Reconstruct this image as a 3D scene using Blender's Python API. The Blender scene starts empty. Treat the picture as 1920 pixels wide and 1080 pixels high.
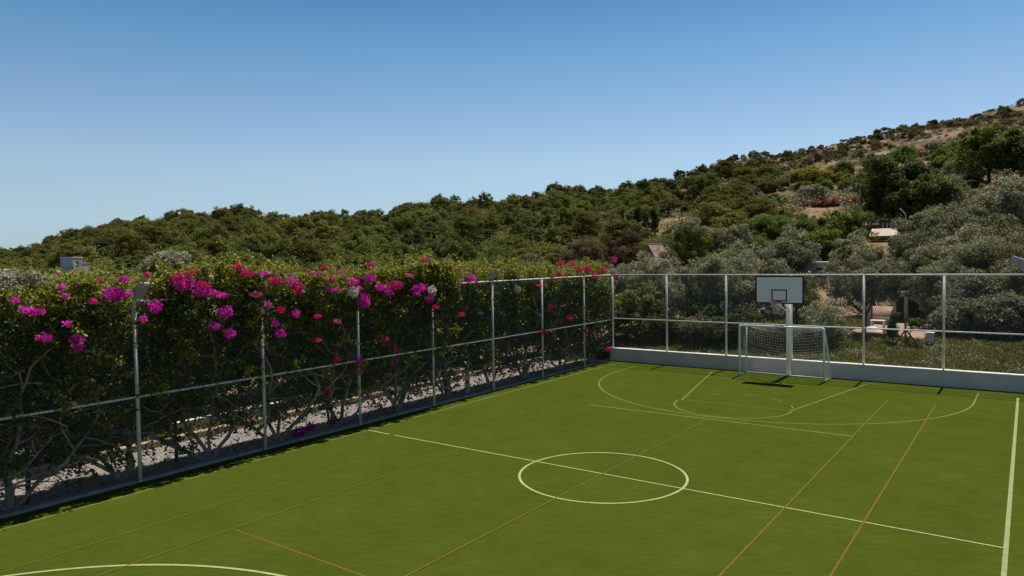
import bpy, math, random
import numpy as np
from mathutils import Vector
R=math.radians
scene=bpy.context.scene
COL=scene.collection
# ------------------------------------------------------------------ camera
cam_d=bpy.data.cameras.new('camera'); cam=bpy.data.objects.new('camera',cam_d); COL.objects.link(cam)
scene.camera=cam
CX,CY,CZ=7.88424716,-14.1536452,4.89816398
YAW,PIT,ROL=-.626950215,-.0397578478,-.0157587687
fw=Vector((math.sin(YAW)*math.cos(PIT),math.cos(YAW)*math.cos(PIT),math.sin(PIT)))
rt=Vector((math.cos(YAW),-math.sin(YAW),0)); up=rt.cross(fw)
r2=rt*math.cos(ROL)+up*math.sin(ROL); u2=-rt*math.sin(ROL)+up*math.cos(ROL)
from mathutils import Matrix
M=Matrix((r2,u2,-fw)).transposed().to_4x4(); M.translation=Vector((CX,CY,CZ)); cam.matrix_world=M
cam_d.sensor_width=36; cam_d.lens=1339.85/1920*36; cam_d.clip_start=.1; cam_d.clip_end=5000
scene.render.resolution_x=1024; scene.render.resolution_y=576
# ------------------------------------------------------------------ light
SUN_EL=R(66.); SUN_AZ=R(0.)
w=bpy.data.worlds.new('World'); scene.world=w; w.use_nodes=True
nt=w.node_tree; nt.nodes.clear()
def N(nt,t,**k):
    n=nt.nodes.new(t)
    for a,b in k.items(): setattr(n,a,b)
    return n
out=N(nt,'ShaderNodeOutputWorld'); bg=N(nt,'ShaderNodeBackground'); bg.inputs[1].default_value=.089
sky=N(nt,'ShaderNodeTexSky',sky_type='NISHITA',sun_disc=False,sun_elevation=SUN_EL,sun_rotation=SUN_AZ,altitude=0,air_density=1.0,dust_density=0.3,ozone_density=2.0)
tc=N(nt,'ShaderNodeTexCoord'); sx=N(nt,'ShaderNodeSeparateXYZ'); nt.links.new(tc.outputs['Generated'],sx.inputs[0])
cr=N(nt,'ShaderNodeValToRGB'); nt.links.new(sx.outputs['Z'],cr.inputs[0])
el=cr.color_ramp.elements
SKYR=[(0.0,(.58,.84,1.30)),(.03,(.68,.86,1.16)),(.07,(.84,.92,1.06)),(.13,(1.0,1.04,1.07)),(.20,(.90,.99,1.05)),(.275,(.66,.93,1.02)),(.35,(.42,.74,.90)),(.44,(.38,.55,.66)),(.62,(.52,.45,.38))]
el[0].position,el[0].color=SKYR[0][0],SKYR[0][1]+(1,); el[1].position,el[1].color=SKYR[-1][0],SKYR[-1][1]+(1,)
for p_,c_ in SKYR[1:-1]:
    e=el.new(p_); e.color=c_+(1,)
mx=N(nt,'ShaderNodeMix',data_type='RGBA',blend_type='MULTIPLY'); mx.inputs[0].default_value=1
nt.links.new(sky.outputs[0],mx.inputs[6]); nt.links.new(cr.outputs[0],mx.inputs[7])
nt.links.new(mx.outputs[2],bg.inputs[0]); nt.links.new(bg.outputs[0],out.inputs[0])
sl=bpy.data.lights.new('sun','SUN'); sl.energy=4.9; sl.angle=R(.5); sl.color=(1,.955,.89)
so=bpy.data.objects.new('sun',sl); COL.objects.link(so)
sdir=Vector((math.sin(SUN_AZ)*math.cos(SUN_EL),math.cos(SUN_AZ)*math.cos(SUN_EL),math.sin(SUN_EL)))
so.rotation_euler=sdir.to_track_quat('Z','Y').to_euler(); so.location=(0,40,60)
vs=scene.view_settings; vs.view_transform='Standard'; vs.look='None'; vs.gamma=1; vs.exposure=0.18; vs.use_curve_mapping=False
# ------------------------------------------------------------------ materials
def newmat(name):
    m=bpy.data.materials.new(name); m.use_nodes=True; nt=m.node_tree; nt.nodes.clear()
    o=N(nt,'ShaderNodeOutputMaterial'); return m,nt,o
def noise(nt,scale,detail=4,rough=.6,vec=None,stretch=None):
    n=N(nt,'ShaderNodeTexNoise'); n.inputs['Scale'].default_value=scale; n.inputs['Detail'].default_value=detail; n.inputs['Roughness'].default_value=rough
    t=N(nt,'ShaderNodeTexCoord')
    if stretch:
        mp=N(nt,'ShaderNodeMapping',vector_type='TEXTURE'); mp.inputs['Scale'].default_value=[1/q for q in stretch[:3]]; 
        if len(stretch)>3: mp.inputs['Rotation'].default_value=(0,0,stretch[3])
        nt.links.new(t.outputs['Object'],mp.inputs[0]); nt.links.new(mp.outputs[0],n.inputs[0])
    else: nt.links.new(t.outputs['Object'],n.inputs[0])
    return n
def ramp(nt,src,stops):
    c=N(nt,'ShaderNodeValToRGB'); e=c.color_ramp.elements
    e[0].position=stops[0][0]; e[0].color=tuple(stops[0][1])+(1,)
    e[1].position=stops[-1][0]; e[1].color=tuple(stops[-1][1])+(1,)
    for p_,q_ in stops[1:-1]:
        x=e.new(p_); x.color=tuple(q_)+(1,)
    nt.links.new(src,c.inputs[0]); return c
def mixc(nt,a,b,f,bt='MIX'):
    m=N(nt,'ShaderNodeMix',data_type='RGBA',blend_type=bt)
    if isinstance(f,(int,float)): m.inputs[0].default_value=f
    else: nt.links.new(f,m.inputs[0])
    for i,v in ((6,a),(7,b)):
        if isinstance(v,tuple): m.inputs[i].default_value=v+(1,)
        else: nt.links.new(v,m.inputs[i])
    return m.outputs[2]
def surf(name,c1,c2,scale=3,rough=.7,bump=.1,bscale=None,spec=.3,metal=0,stops=(.35,.65)):
    m,nt,o=newmat(name); p=N(nt,'ShaderNodeBsdfPrincipled')
    n=noise(nt,scale,6,.65); c=ramp(nt,n.outputs[0],[(stops[0],c1),(stops[1],c2)])
    nt.links.new(c.outputs[0],p.inputs['Base Color']); p.inputs['Roughness'].default_value=rough
    p.inputs['Specular IOR Level'].default_value=spec; p.inputs['Metallic'].default_value=metal
    if bump:
        b=N(nt,'ShaderNodeBump'); b.inputs['Strength'].default_value=bump; b.inputs['Distance'].default_value=.02
        n2=noise(nt,bscale or scale*6,5,.7); nt.links.new(n2.outputs[0],b.inputs['Height']); nt.links.new(b.outputs[0],p.inputs['Normal'])
    nt.links.new(p.outputs[0],o.inputs[0]); return m
def leafmat(name,c1,c2,trans=.35,rough=.45,spec=.35,objvar=.25,c3=None,tcol=None):
    m,nt,o=newmat(name)
    g=N(nt,'ShaderNodeNewGeometry'); 
    st=[(0,c1),(.8,c2)]+([(.97,c3)] if c3 else [])
    if not c3: st=[(0,c1),(1,c2)]
    c=ramp(nt,g.outputs['Random Per Island'],st)
    oi=N(nt,'ShaderNodeObjectInfo'); mr=N(nt,'ShaderNodeMapRange'); mr.inputs[3].default_value=1-objvar; mr.inputs[4].default_value=1+objvar
    nt.links.new(oi.outputs['Random'],mr.inputs[0])
    hs=N(nt,'ShaderNodeHueSaturation'); nt.links.new(mr.outputs[0],hs.inputs['Value']); nt.links.new(c.outputs[0],hs.inputs['Color'])
    mr2=N(nt,'ShaderNodeMapRange'); mr2.inputs[3].default_value=.5-objvar*.12; mr2.inputs[4].default_value=.5+objvar*.12
    f_=N(nt,'ShaderNodeMath',operation='FRACT'); k_=N(nt,'ShaderNodeMath',operation='MULTIPLY'); k_.inputs[1].default_value=7.31
    nt.links.new(oi.outputs['Random'],k_.inputs[0]); nt.links.new(k_.outputs[0],f_.inputs[0]); nt.links.new(f_.outputs[0],mr2.inputs[0]); nt.links.new(mr2.outputs[0],hs.inputs['Hue'])
    p=N(nt,'ShaderNodeBsdfPrincipled'); p.inputs['Roughness'].default_value=rough; p.inputs['Specular IOR Level'].default_value=spec
    nt.links.new(hs.outputs[0],p.inputs['Base Color'])
    t=N(nt,'ShaderNodeBsdfTranslucent'); tm=mixc(nt,hs.outputs[0],tcol or (1.0,1.0,.55),1.0,'MULTIPLY'); nt.links.new(tm,t.inputs[0])
    ms=N(nt,'ShaderNodeMixShader'); ms.inputs[0].default_value=trans
    nt.links.new(p.outputs[0],ms.inputs[1]); nt.links.new(t.outputs[0],ms.inputs[2]); nt.links.new(ms.outputs[0],o.inputs[0])
    return m
MAT={}
# artificial turf: fine pile, brushed streaks, faint wear
def turfmat():
    m,nt,o=newmat('artificial_turf'); p=N(nt,'ShaderNodeBsdfPrincipled')
    a=noise(nt,.35,3,.5); b=noise(nt,5.0,6,.72,stretch=(.5,1.7,1,.62)); c=noise(nt,60,3,.7,stretch=(.5,1.5,1,.62)); d=noise(nt,1.1,5,.62)
    ca=ramp(nt,a.outputs[0],[(.3,TURF1),(.7,TURF2)])
    cb=ramp(nt,b.outputs[0],[(.36,(.89,.91,.83)),(.52,(1,1,1)),(.68,(1.13,1.1,1.28))])
    cc=ramp(nt,c.outputs[0],[(.3,(.80,.82,.78)),(.7,(1.17,1.15,1.2))])
    cd=ramp(nt,d.outputs[0],[(.34,(.90,.93,.86)),(.64,(1.09,1.06,1.2))])
    x=mixc(nt,ca.outputs[0],cb.outputs[0],1.,'MULTIPLY'); x=mixc(nt,x,cc.outputs[0],1.,'MULTIPLY'); x=mixc(nt,x,cd.outputs[0],1.,'MULTIPLY')
    nt.links.new(x,p.inputs['Base Color']); p.inputs['Roughness'].default_value=.9; p.inputs['Specular IOR Level'].default_value=0
    bp=N(nt,'ShaderNodeBump'); bp.inputs['Strength'].default_value=.35; bp.inputs['Distance'].default_value=.012
    n2=noise(nt,45,4,.75,stretch=(.5,1.4,1,.6)); nt.links.new(n2.outputs[0],bp.inputs['Height']); nt.links.new(bp.outputs[0],p.inputs['Normal'])
    nt.links.new(p.outputs[0],o.inputs[0]); return m
def linemat(name,col,wear):
    m,nt,o=newmat(name); p=N(nt,'ShaderNodeBsdfPrincipled')
    a=noise(nt,9,6,.75); f=ramp(nt,a.outputs[0],[(.3,(wear-.3,)*3),(.7,(wear+.22,)*3)])
    b=noise(nt,55,3,.7); g=ramp(nt,b.outputs[0],[(.35,(.75,)*3),(.65,(1.1,)*3)])
    f2=mixc(nt,f.outputs[0],g.outputs[0],1.,'MULTIPLY'); tob=N(nt,'ShaderNodeRGBToBW'); nt.links.new(f2,tob.inputs[0])
    x=mixc(nt,TURF1,col,tob.outputs[0]); nt.links.new(x,p.inputs['Base Color']); p.inputs['Roughness'].default_value=.85; p.inputs['Specular IOR Level'].default_value=.1
    nt.links.new(p.outputs[0],o.inputs[0]); return m
TURF1=(.056,.074,.0085); TURF2=tuple(v*1.12 for v in TURF1)
MAT['turf']=turfmat()
MAT['line_bright']=linemat('bright_line_paint',(.37,.42,.18),.92)
MAT['line_faint']=linemat('faint_line_paint',(.23,.30,.08),.60)
MAT['line_edge']=linemat('edge_line_paint',(.35,.40,.18),.74)
MAT['line_orange']=linemat('orange_line_paint',(.22,.11,.02),.61)
MAT['line_pale']=linemat('pale_orange_line_paint',(.33,.30,.10),.72)
MAT['paint']=surf('white_grey_paint',(.66,.63,.58),(.86,.83,.77),9,.45,.15,60,.4)
MAT['goalpaint']=surf('goal_white_paint',(.80,.77,.70),(.90,.87,.80),6,.35,.05,40,.5)
MAT['wire']=surf('galvanised_wire',(.20,.21,.20),(.34,.34,.33),5,.5,0,spec=.3)
MAT['darkwire']=surf('shaded_wire',(.10,.10,.095),(.20,.20,.19),5,.6,0,spec=.2)  # same wire as above, shade put into the darker colour
MAT['wall']=surf('white_rendered_wall',(.50,.455,.41),(.64,.585,.53),1.1,.8,.2,14,.2)
MAT['kerb']=surf('grey_kerb_concrete',(.17,.18,.20),(.28,.29,.31),3,.8,.3,30,.2)
MAT['path']=surf('pink_beige_paving',(.17,.148,.13),(.32,.28,.25),5,.85,.4,40,.15)
MAT['stone']=surf('beige_stone',(.30,.23,.15),(.48,.38,.27),4,.85,.4,25,.15)
MAT['whitestone']=surf('white_stone',(.6,.58,.54),(.8,.78,.74),3,.8,.2,20,.2)
MAT['net']=surf('net_cord',(.70,.69,.63),(.85,.84,.77),4,.8,0)
MAT['board']=surf('backboard_white',(.88,.83,.76),(.93,.88,.82),1.5,.35,.02,10,.4)
MAT['black']=surf('black_paint',(.012,.012,.014),(.02,.02,.022),5,.5,0)
MAT['red']=surf('red_rim_paint',(.28,.03,.03),(.38,.06,.05),20,.5,.05,40)
MAT['lampgrey']=surf('grey_lamp_housing',(.28,.29,.30),(.42,.43,.43),6,.45,.05,30,.5)
MAT['glass']=surf('lamp_glass',(.30,.32,.33),(.42,.44,.45),3,.12,0,spec=.8)
MAT['bark']=surf('grey_brown_bark',(.16,.13,.10),(.40,.35,.28),14,.9,.6,40,.15)
MAT['darkbark']=surf('dark_bark',(.04,.03,.022),(.10,.08,.06),10,.9,.5,30,.1)
MAT['wood']=surf('red_brown_wood',(.16,.07,.04),(.28,.13,.08),8,.7,.3,30,.2)
MAT['terracotta']=surf('terracotta',(.26,.17,.12),(.42,.30,.22),3,.85,.4,20,.1)
MAT['render']=surf('grey_render',(.42,.40,.37),(.56,.54,.50),2.5,.85,.3,18,.15)
MAT['houseblue']=surf('pale_blue_render',(.28,.36,.48),(.38,.46,.58),.6,.85,.1,5,.1)
MAT['door']=surf('dark_door_wood',(.035,.022,.018),(.07,.045,.035),6,.6,.2,30)
MAT['palepink']=surf('pale_pink_tiles',(.50,.38,.29),(.66,.54,.44),3,.85,.3,15,.15)
MAT['rock']=surf('pale_rock',(.26,.21,.17),(.46,.40,.34),.6,.9,.5,3,.1)
MAT['darkwall']=surf('dark_stone_wall',(.05,.045,.05),(.09,.08,.085),1.5,.9,.4,8,.1)
def hillmat():
    m,nt,o=newmat('dry_hill_earth'); p=N(nt,'ShaderNodeBsdfPrincipled')
    a=noise(nt,.09,8,.68); b=noise(nt,1.1,6,.72)
    ca=ramp(nt,a.outputs[0],[(.34,(.10,.085,.045)),(.45,(.22,.16,.095)),(.60,(.34,.245,.16))])
    cb=ramp(nt,b.outputs[0],[(.35,(.55,.52,.45)),(.6,(1.08,1.05,1.0))])
    x=mixc(nt,ca.outputs[0],cb.outputs[0],1.,'MULTIPLY'); nt.links.new(x,p.inputs['Base Color']); p.inputs['Roughness'].default_value=.95; p.inputs['Specular IOR Level'].default_value=.05
    bp=N(nt,'ShaderNodeBump'); bp.inputs['Strength'].default_value=.8; bp.inputs['Distance'].default_value=.4
    nt.links.new(b.outputs[0],bp.inputs['Height']); nt.links.new(bp.outputs[0],p.inputs['Normal'])
    nt.links.new(p.outputs[0],o.inputs[0]); return m
MAT['hill']=hillmat()
MAT['slope']=surf('dry_grass_ground',(.045,.05,.018),(.16,.12,.07),2.2,.95,.6,25,.05,stops=(.4,.68))
L={}
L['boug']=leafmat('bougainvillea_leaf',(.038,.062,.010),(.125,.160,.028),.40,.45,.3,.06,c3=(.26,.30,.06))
L['bougtop']=leafmat('bougainvillea_young_sunlit_leaf',(.09,.12,.012),(.32,.32,.042),.42,.5,.2,.05,c3=(.56,.54,.22))  # young growth, with sunlight also put into the brighter yellow colour
L['olive']=leafmat('olive_leaf',(.075,.082,.042),(.235,.235,.145),.34,.5,.12,.14,c3=(.42,.41,.31))
L['greyolive']=leafmat('grey_olive_leaf',(.11,.115,.066),(.33,.325,.22),.34,.5,.12,.12,c3=(.60,.59,.48))
L['silver']=leafmat('silver_leaf',(.14,.14,.09),(.40,.39,.30),.3,.5,.2,.1,c3=(.66,.65,.56))
L['pine']=leafmat('pine_needles',(.080,.094,.026),(.235,.235,.066),.40,.7,.06,.30)
L['dark']=leafmat('dark_evergreen_leaf',(.042,.058,.017),(.14,.16,.042),.36,.6,.1,.18)
L['green']=leafmat('fresh_green_leaf',(.07,.105,.016),(.21,.25,.045),.4,.6,.1,.2)
L['dry']=leafmat('dry_brown_twigs',(.085,.064,.040),(.20,.145,.088),.25,.8,.05,.2)
L['yellow']=leafmat('yellow_blossom_leaf',(.18,.18,.04),(.46,.40,.09),.35,.7,.1,.1)
L['scrub']=leafmat('hill_scrub_leaf',(.06,.062,.028),(.21,.19,.10),.3,.75,.06,.3)
L['grass']=leafmat('grass_blade',(.06,.085,.018),(.22,.21,.08),.35,.7,.05,.1,c3=(.50,.40,.26))
FT=(1.,.6,1.)
L['m']=leafmat('magenta_bract',(.60,.020,.36),(.93,.075,.62),.4,.6,.15,.1,tcol=FT)
L['r']=leafmat('crimson_bract',(.50,.018,.13),(.82,.055,.24),.4,.6,.15,.1,tcol=FT)
L['p']=leafmat('faded_pink_bract',(.42,.07,.20),(.75,.25,.40),.4,.6,.15,.1,tcol=FT)
L['w']=leafmat('white_bract',(.55,.50,.40),(.85,.82,.74),.35,.6,.15,.05,tcol=(1.,1.,.9))
L['v']=leafmat('shaded_magenta_bract',(.10,.01,.08),(.28,.02,.20),.3,.6,.15,.1,tcol=FT); L['faded']=leafmat('faded_brick_bract',(.16,.06,.05),(.36,.14,.13),.3,.7,.1,.1)  # v: magenta bracts with shade painted into the colour
# ------------------------------------------------------------------ builders
def tag(o,label=None,cat=None,group=None,kind=None):
    if label: o['label']=label
    if cat: o['category']=cat
    if group: o['group']=group
    if kind: o['kind']=kind
    return o
def empty(name,loc,label,cat,group=None,rz=0):
    o=bpy.data.objects.new(name,None); COL.objects.link(o); o.location=loc; o.rotation_euler=(0,0,rz); o.empty_display_size=.2
    return tag(o,label,cat,group)
class MB:
    def __init__(s): s.v=[]; s.f=[]; s.n=0
    def add(s,v,f):
        v=np.asarray(v,float).reshape(-1,3); s.v.append(v); s.f+= [tuple(i+s.n for i in q) for q in f]; s.n+=len(v); return s
    def box(s,a,b):
        x0,y0,z0=a; x1,y1,z1=b
        return s.add([(x0,y0,z0),(x1,y0,z0),(x1,y1,z0),(x0,y1,z0),(x0,y0,z1),(x1,y0,z1),(x1,y1,z1),(x0,y1,z1)],[(0,3,2,1),(4,5,6,7),(0,1,5,4),(1,2,6,5),(2,3,7,6),(3,0,4,7)])
    def tube(s,pts,rad,k=8,cap=True):
        P=[Vector(p) for p in pts]; n=len(P)
        if not hasattr(rad,'__len__'): rad=[rad]*n
        vs=[]; prev=None
        for i in range(n):
            d=(P[min(i+1,n-1)]-P[max(i-1,0)]).normalized()
            a=prev if prev is not None else (Vector((0,0,1)) if abs(d.z)<.9 else Vector((1,0,0)))
            x=(a-d*a.dot(d))
            if x.length<1e-6: x=d.orthogonal()
            x.normalize(); prev=x; y=d.cross(x)
            for j in range(k):
                t=2*math.pi*j/k; vs.append(P[i]+(x*math.cos(t)+y*math.sin(t))*rad[i])
        f=[(i*k+j,i*k+(j+1)%k,(i+1)*k+(j+1)%k,(i+1)*k+j) for i in range(n-1) for j in range(k)]
        if cap: f+= [tuple(range(k-1,-1,-1)),tuple((n-1)*k+j for j in range(k))]
        return s.add([tuple(v) for v in vs],f)
    def prism(s,prof,ax,a,b):
        # profile list of (p,q) extruded along axis ax from a to b
        n=len(prof)
        def mk(pq,t):
            p,q=pq; return {0:(t,p,q),1:(p,t,q),2:(p,q,t)}[ax]
        v=[mk(p,a) for p in prof]+[mk(p,b) for p in prof]
        return s.add(v,[tuple(range(n)),tuple(range(2*n-1,n-1,-1))]+[(i,(i+1)%n,n+(i+1)%n,n+i) for i in range(n)])
    def build(s,name,mat,parent=None,smooth=False,bevel=0,loc=None):
        me=bpy.data.meshes.new(name); me.from_pydata([tuple(p) for p in np.concatenate(s.v)],[],s.f)
        for m in (mat if isinstance(mat,list) else [mat]): me.materials.append(m)
        if smooth: me.polygons.foreach_set('use_smooth',[True]*len(me.polygons))
        import bmesh
        bm=bmesh.new(); bm.from_mesh(me); bmesh.ops.recalc_face_normals(bm,faces=bm.faces[:])
        bm.to_mesh(me); bm.free(); me.update()
        o=bpy.data.objects.new(name,me); COL.objects.link(o)
        if parent is not None: o.parent=parent
        if loc: o.location=loc
        if bevel:
            b=o.modifiers.new('b','BEVEL'); b.width=bevel; b.segments=2; b.limit_method='ANGLE'
        return o
def quadmesh(name,V,mat,parent=None,n=4):
    """V: (k,n,3) array, each row one leaf face"""
    V=np.asarray(V,np.float32); k=V.shape[0]
    me=bpy.data.meshes.new(name); me.vertices.add(k*n); me.vertices.foreach_set('co',V.ravel())
    me.loops.add(k*n); me.loops.foreach_set('vertex_index',np.arange(k*n,dtype=np.int32))
    me.polygons.add(k); me.polygons.foreach_set('loop_start',np.arange(0,k*n,n,dtype=np.int32)); me.polygons.foreach_set('loop_total',np.full(k,n,np.int32))
    me.materials.append(mat); me.update(calc_edges=True)
    o=bpy.data.objects.new(name,me); COL.objects.link(o)
    if parent is not None: o.parent=parent
    return o
def leaves(P,Lg,Wd,rng,upb=.35,out=None,outw=0,droop=0):
    """P (k,3) centres -> (k,4,3) diamond quads"""
    k=len(P)
    n=rng.normal(size=(k,3)); n[:,2]=np.abs(n[:,2])+upb
    if out is not None: n=n+out*outw
    n/=np.linalg.norm(n,axis=1,keepdims=True)
    d=rng.normal(size=(k,3)); d[:,2]-=droop; d-=n*(d*n).sum(1,keepdims=True); d/=np.linalg.norm(d,axis=1,keepdims=True)
    s=np.cross(n,d); sc=rng.uniform(.65,1.3,(k,1)); l=d*Lg*.5*sc; ww=s*Wd*.5*sc
    off=d*Lg*.12*sc
    return np.stack([P-l,P+ww-off,P+l,P-ww-off],1)
def crownpts(rng,rx,ry,rz,ncl,per,cr,flat=.75,bot=-.55,shell=.55):
    """clumps scattered through an uneven ellipsoid; returns points, outward dirs"""
    pts=[];outs=[];cc=[]
    while len(cc)<ncl:
        v=rng.normal(size=3); v/=np.linalg.norm(v)
        if v[2]<bot: continue
        r=rng.uniform(shell,1.0)**.7*(1+.18*math.sin(3*v[0]+5*v[1]+rng.uniform(-.4,.4)))
        cc.append(v*r)
    for v in cc:
        c=v*np.array([rx,ry,rz]); q=cr*rng.uniform(.55,1.3); m=int(per*rng.uniform(.6,1.3))
        u=rng.normal(size=(m,3)); u/=np.linalg.norm(u,axis=1,keepdims=True); rr=rng.uniform(.35,1.08,(m,1))**.6
        p=c+u*rr*q*np.array([1,1,flat]); pts.append(p); outs.append(u)
    return np.concatenate(pts),np.concatenate(outs),np.array(cc)*np.array([rx,ry,rz])

# ------------------------------------------------------------------ terrain
AZ=[-100,-74,-71.5,-69.7,-68.5,-66.9,-64.3,-60.6,-56.6,-55.1,-53.9,-52.8,-50,-46.8,-45.1,-44.3,-40.9,-38.4,-34.9,-34.0,-31.3,-29.9,-28.2,-26.1,-24,-21.2,-19.6,-17.7,-15.1,-12.2,-8.7,-5.8,-3.9,-2.4,-.4,6,25,60]
EL=[.6,1.1,1.38,1.55,2.35,2.75,3.45,4.0,4.45,4.26,4.15,3.95,4.25,4.2,4.25,4.85,5.35,5.32,5.44,5.85,6.25,5.88,5.75,6.2,6.35,7.0,7.5,7.7,7.9,8.15,8.65,9.05,9.3,9.5,9.7,10,9,5]
RA=[-100,-72,-60,-50,-44,-35,-25,-12,0,25,60]
RR=[230,230,240,220,185,165,180,190,200,220,230]
def vn(x,y,s):
    x=np.asarray(x,float)/s; y=np.asarray(y,float)/s
    return (np.sin(x*1.3+2.1*np.sin(y*.7+.5))+np.sin(y*1.7+1.9*np.sin(x*.9+1.3))+np.sin((x+y)*2.3+1.))/3
def treeh(az): # height of the canopy on the ridge: tall pines in the middle and low scrub to the right
    return np.interp(az,[-72,-60,-46,-42,-28,-20,-5],[3.0,3.5,3.4,3.2,2.9,1.2,.8])
def terr(x,y):
    x=np.asarray(x,float); y=np.asarray(y,float); dx=x-CX; dy=y-CY; r=np.hypot(dx,dy); az=np.degrees(np.arctan2(dx,dy))
    az=np.where(az>120,az-360,az)
    Rr=np.interp(az,RA,RR); top=CZ+Rr*np.tan(np.radians(np.interp(az,AZ,EL)))-treeh(az)
    inv=(az>-100)&(az<60)
    base=np.interp(y,[14,17.5,22,40],[-.3,-.3,.85,1.2]); base=np.where(x<-9,np.interp(x,[-24,-15.5,-9],[.9,-.12,-.3])*1.0+np.clip((y-17)/5,0,1)*.9,base)
    base=np.where((x<-15.5)&(y<17),np.interp(x,[-40,-15.5],[1.2,-.12]),base)
    r0=50.; t=np.clip((r-r0)/(Rr-r0),0,1); tt=.25*t*t+.75*t
    edge=np.clip((az+115)/20,0,1)*np.clip((80-az)/25,0,1)
    h=base+(top-base)*tt*edge
    h=np.where(r>Rr,h-(r-Rr)*.28*np.minimum(1,edge*1.0),h); h=np.maximum(h,-3)
    h=h+vn(x,y,14.)*np.clip((r-55)/40,0,1)*.8*edge+vn(x+31,y,4.5)*np.clip((r-70)/60,0,1)*.35*edge
    return h
azs=np.concatenate([np.arange(-180,-80,6),np.arange(-80,10,.6),np.arange(10,180,6)]); rs=np.concatenate([np.arange(0,60,2.),np.arange(60,262,2.5),np.geomspace(262,2500,18)])
A,RG=np.meshgrid(np.radians(azs),rs,indexing='ij'); X=CX+RG*np.sin(A); Y=CY+RG*np.cos(A); Z=terr(X,Y)
na,nr=A.shape; V=np.stack([X,Y,Z],-1).reshape(-1,3)
F=[(i*nr+j,((i+1)%na)*nr+j,((i+1)%na)*nr+j+1,i*nr+j+1) for i in range(na) for j in range(nr-1)]
g=MB().add(V,F).build('hillside_terrain',MAT['hill'],smooth=True); tag(g,kind='structure')
# ------------------------------------------------------------------ pitch and markings
def sheet(x0,x1,y0,y1,z): return MB().add([(x0,y0,z),(x1,y0,z),(x1,y1,z),(x0,y1,z)],[(0,1,2,3)])
pitch=MB().box((-8.32,-24,-.12),(9.4,16.14,0)).build('turf_pitch',MAT['turf']); tag(pitch,kind='structure')
sc=tag(sheet(9.4,60,-60,16.3,-.05).build('side_ground',MAT['slope']),kind='structure')
def strip(pts,w,mat,z):
    P=np.array(pts,float); n=len(P); t=np.gradient(P,axis=0); t/=np.linalg.norm(t,axis=1,keepdims=True); s=np.stack([-t[:,1],t[:,0]],1)*w/2
    v=np.concatenate([np.c_[P+s,np.full(n,z)],np.c_[P-s,np.full(n,z)]])
    return MB().add(v,[(i,i+1,n+i+1,n+i) for i in range(n-1)]).build('painted_line',mat,pitch)
def arc(cx,cy,r,a0,a1,n=64): return [(cx+r*math.cos(R(a0+(a1-a0)*i/n)),cy+r*math.sin(R(a0+(a1-a0)*i/n))) for i in range(n+1)]
zz=[.001]
def ln(pts,w,m,z=None):
    zz[0]+=.0003; return strip(pts,w,MAT[m],zz[0])
ln([(-7.66,-22),(-7.66,-8),(-7.68,4),(-7.66,15.3)],.045,'line_faint')
ln([(-7.66,15.33),(0,15.36),(7.6,15.36)],.04,'line_faint')
ln([(7.62,-20),(7.62,15.0)],.072,'line_edge')
ln([(-4.0,6.56),(4.09,6.63)],.045,'line_pale'); ln([(-4.0,-6.66),(4.1,-6.68)],.036,'line_orange')
ln(arc(0,13.35,6.47,180,360,90),.05,'line_faint'); ln([(-6.47,13.35),(-6.5,15.3)],.05,'line_faint'); ln([(6.47,13.35),(6.5,15.3)],.05,'line_faint')
ln([(-2.99,15.3),(-1.72,8.9)],.05,'line_faint'); ln([(2.98,15.3),(1.82,8.9)],.05,'line_faint')
ln(arc(.06,8.85,1.86,180,360,60),.05,'line_faint'); ln([(-1.7,9.0),(1.78,9.05)],.035,'line_faint')
for k in range(5): ln(arc(0,9.0,1.85,172-k*36,156-k*36,8),.04,'line_faint')
ln([(-7.66,.05),(-6.78,.03)],.05,'line_bright'); ln([(-6.56,.03),(7.60,.0)],.045,'line_bright')
ln(arc(.12,-.08,1.87,0,360,96),.058,'line_bright')
ln(arc(-.2,-13.38,6.13,0,180,110),.06,'line_bright')
ln([(-5.45,-20),(-5.45,-.05)],.036,'line_orange'); ln([(5.48,-20),(5.48,12.45)],.036,'line_orange')
ln([(-4.0,-20),(-4.0,-.25)],.036,'line_orange'); ln([(4.09,-20),(4.09,12.42)],.036,'line_orange')
ln([(.08,-6.68),(.09,6.58)],.036,'line_orange')
# ------------------------------------------------------------------ left side: kerb, path, bed
tag(MB().box((-8.52,-24,-.2),(-8.325,16.1,.075)).build('pitch_kerb',MAT['kerb'],bevel=.012),kind='structure')
rng=np.random.default_rng(5)
tag(sheet(-11.15,-8.5,-24,30,-.02).build('paved_path',MAT['path']),kind='structure')
tag(MB().box((-12.55,-24,-.3),(-11.35,20,.02)).build('planting_bed',MAT['slope']),kind='structure')
tag(sheet(-14.2,-12.75,-24,24,-.015).build('far_path',MAT['path']),kind='structure')
kb=MB()
y=-20.
while y<15:
    l=random.Random(int(y*10)).uniform(.75,1.25); kb.box((-11.36,y,-.2),(-11.14,y+l-.015,.16)); y+=l
tag(kb.build('stone_edging',MAT['stone'],bevel=.02),'low beige stone edging along the far side of the pink path','edging')
tag(MB().box((-12.72,-3.2,-.2),(-12.56,2.6,.22)).build('garden_kerb',MAT['whitestone'],bevel=.02),'white garden kerb behind the grass bed left of the fence','kerb')
tag(MB().box((-10.05,14.8,-.1),(-9.85,22,.75)).build('garden_wall',MAT['stone'],bevel=.02),'low pinkish beige wall behind the fence near the pitch corner','wall')
lr_=np.random.default_rng(8); n_=5200; lx=-11.1+2.55*lr_.uniform(0,1,n_)**.8; ly=lr_.uniform(-13,16,n_); kk=(vn(lx*2,ly,.6)+lr_.normal(0,.3,n_))>-.1; lx,ly=lx[kk],ly[kk]
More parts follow.
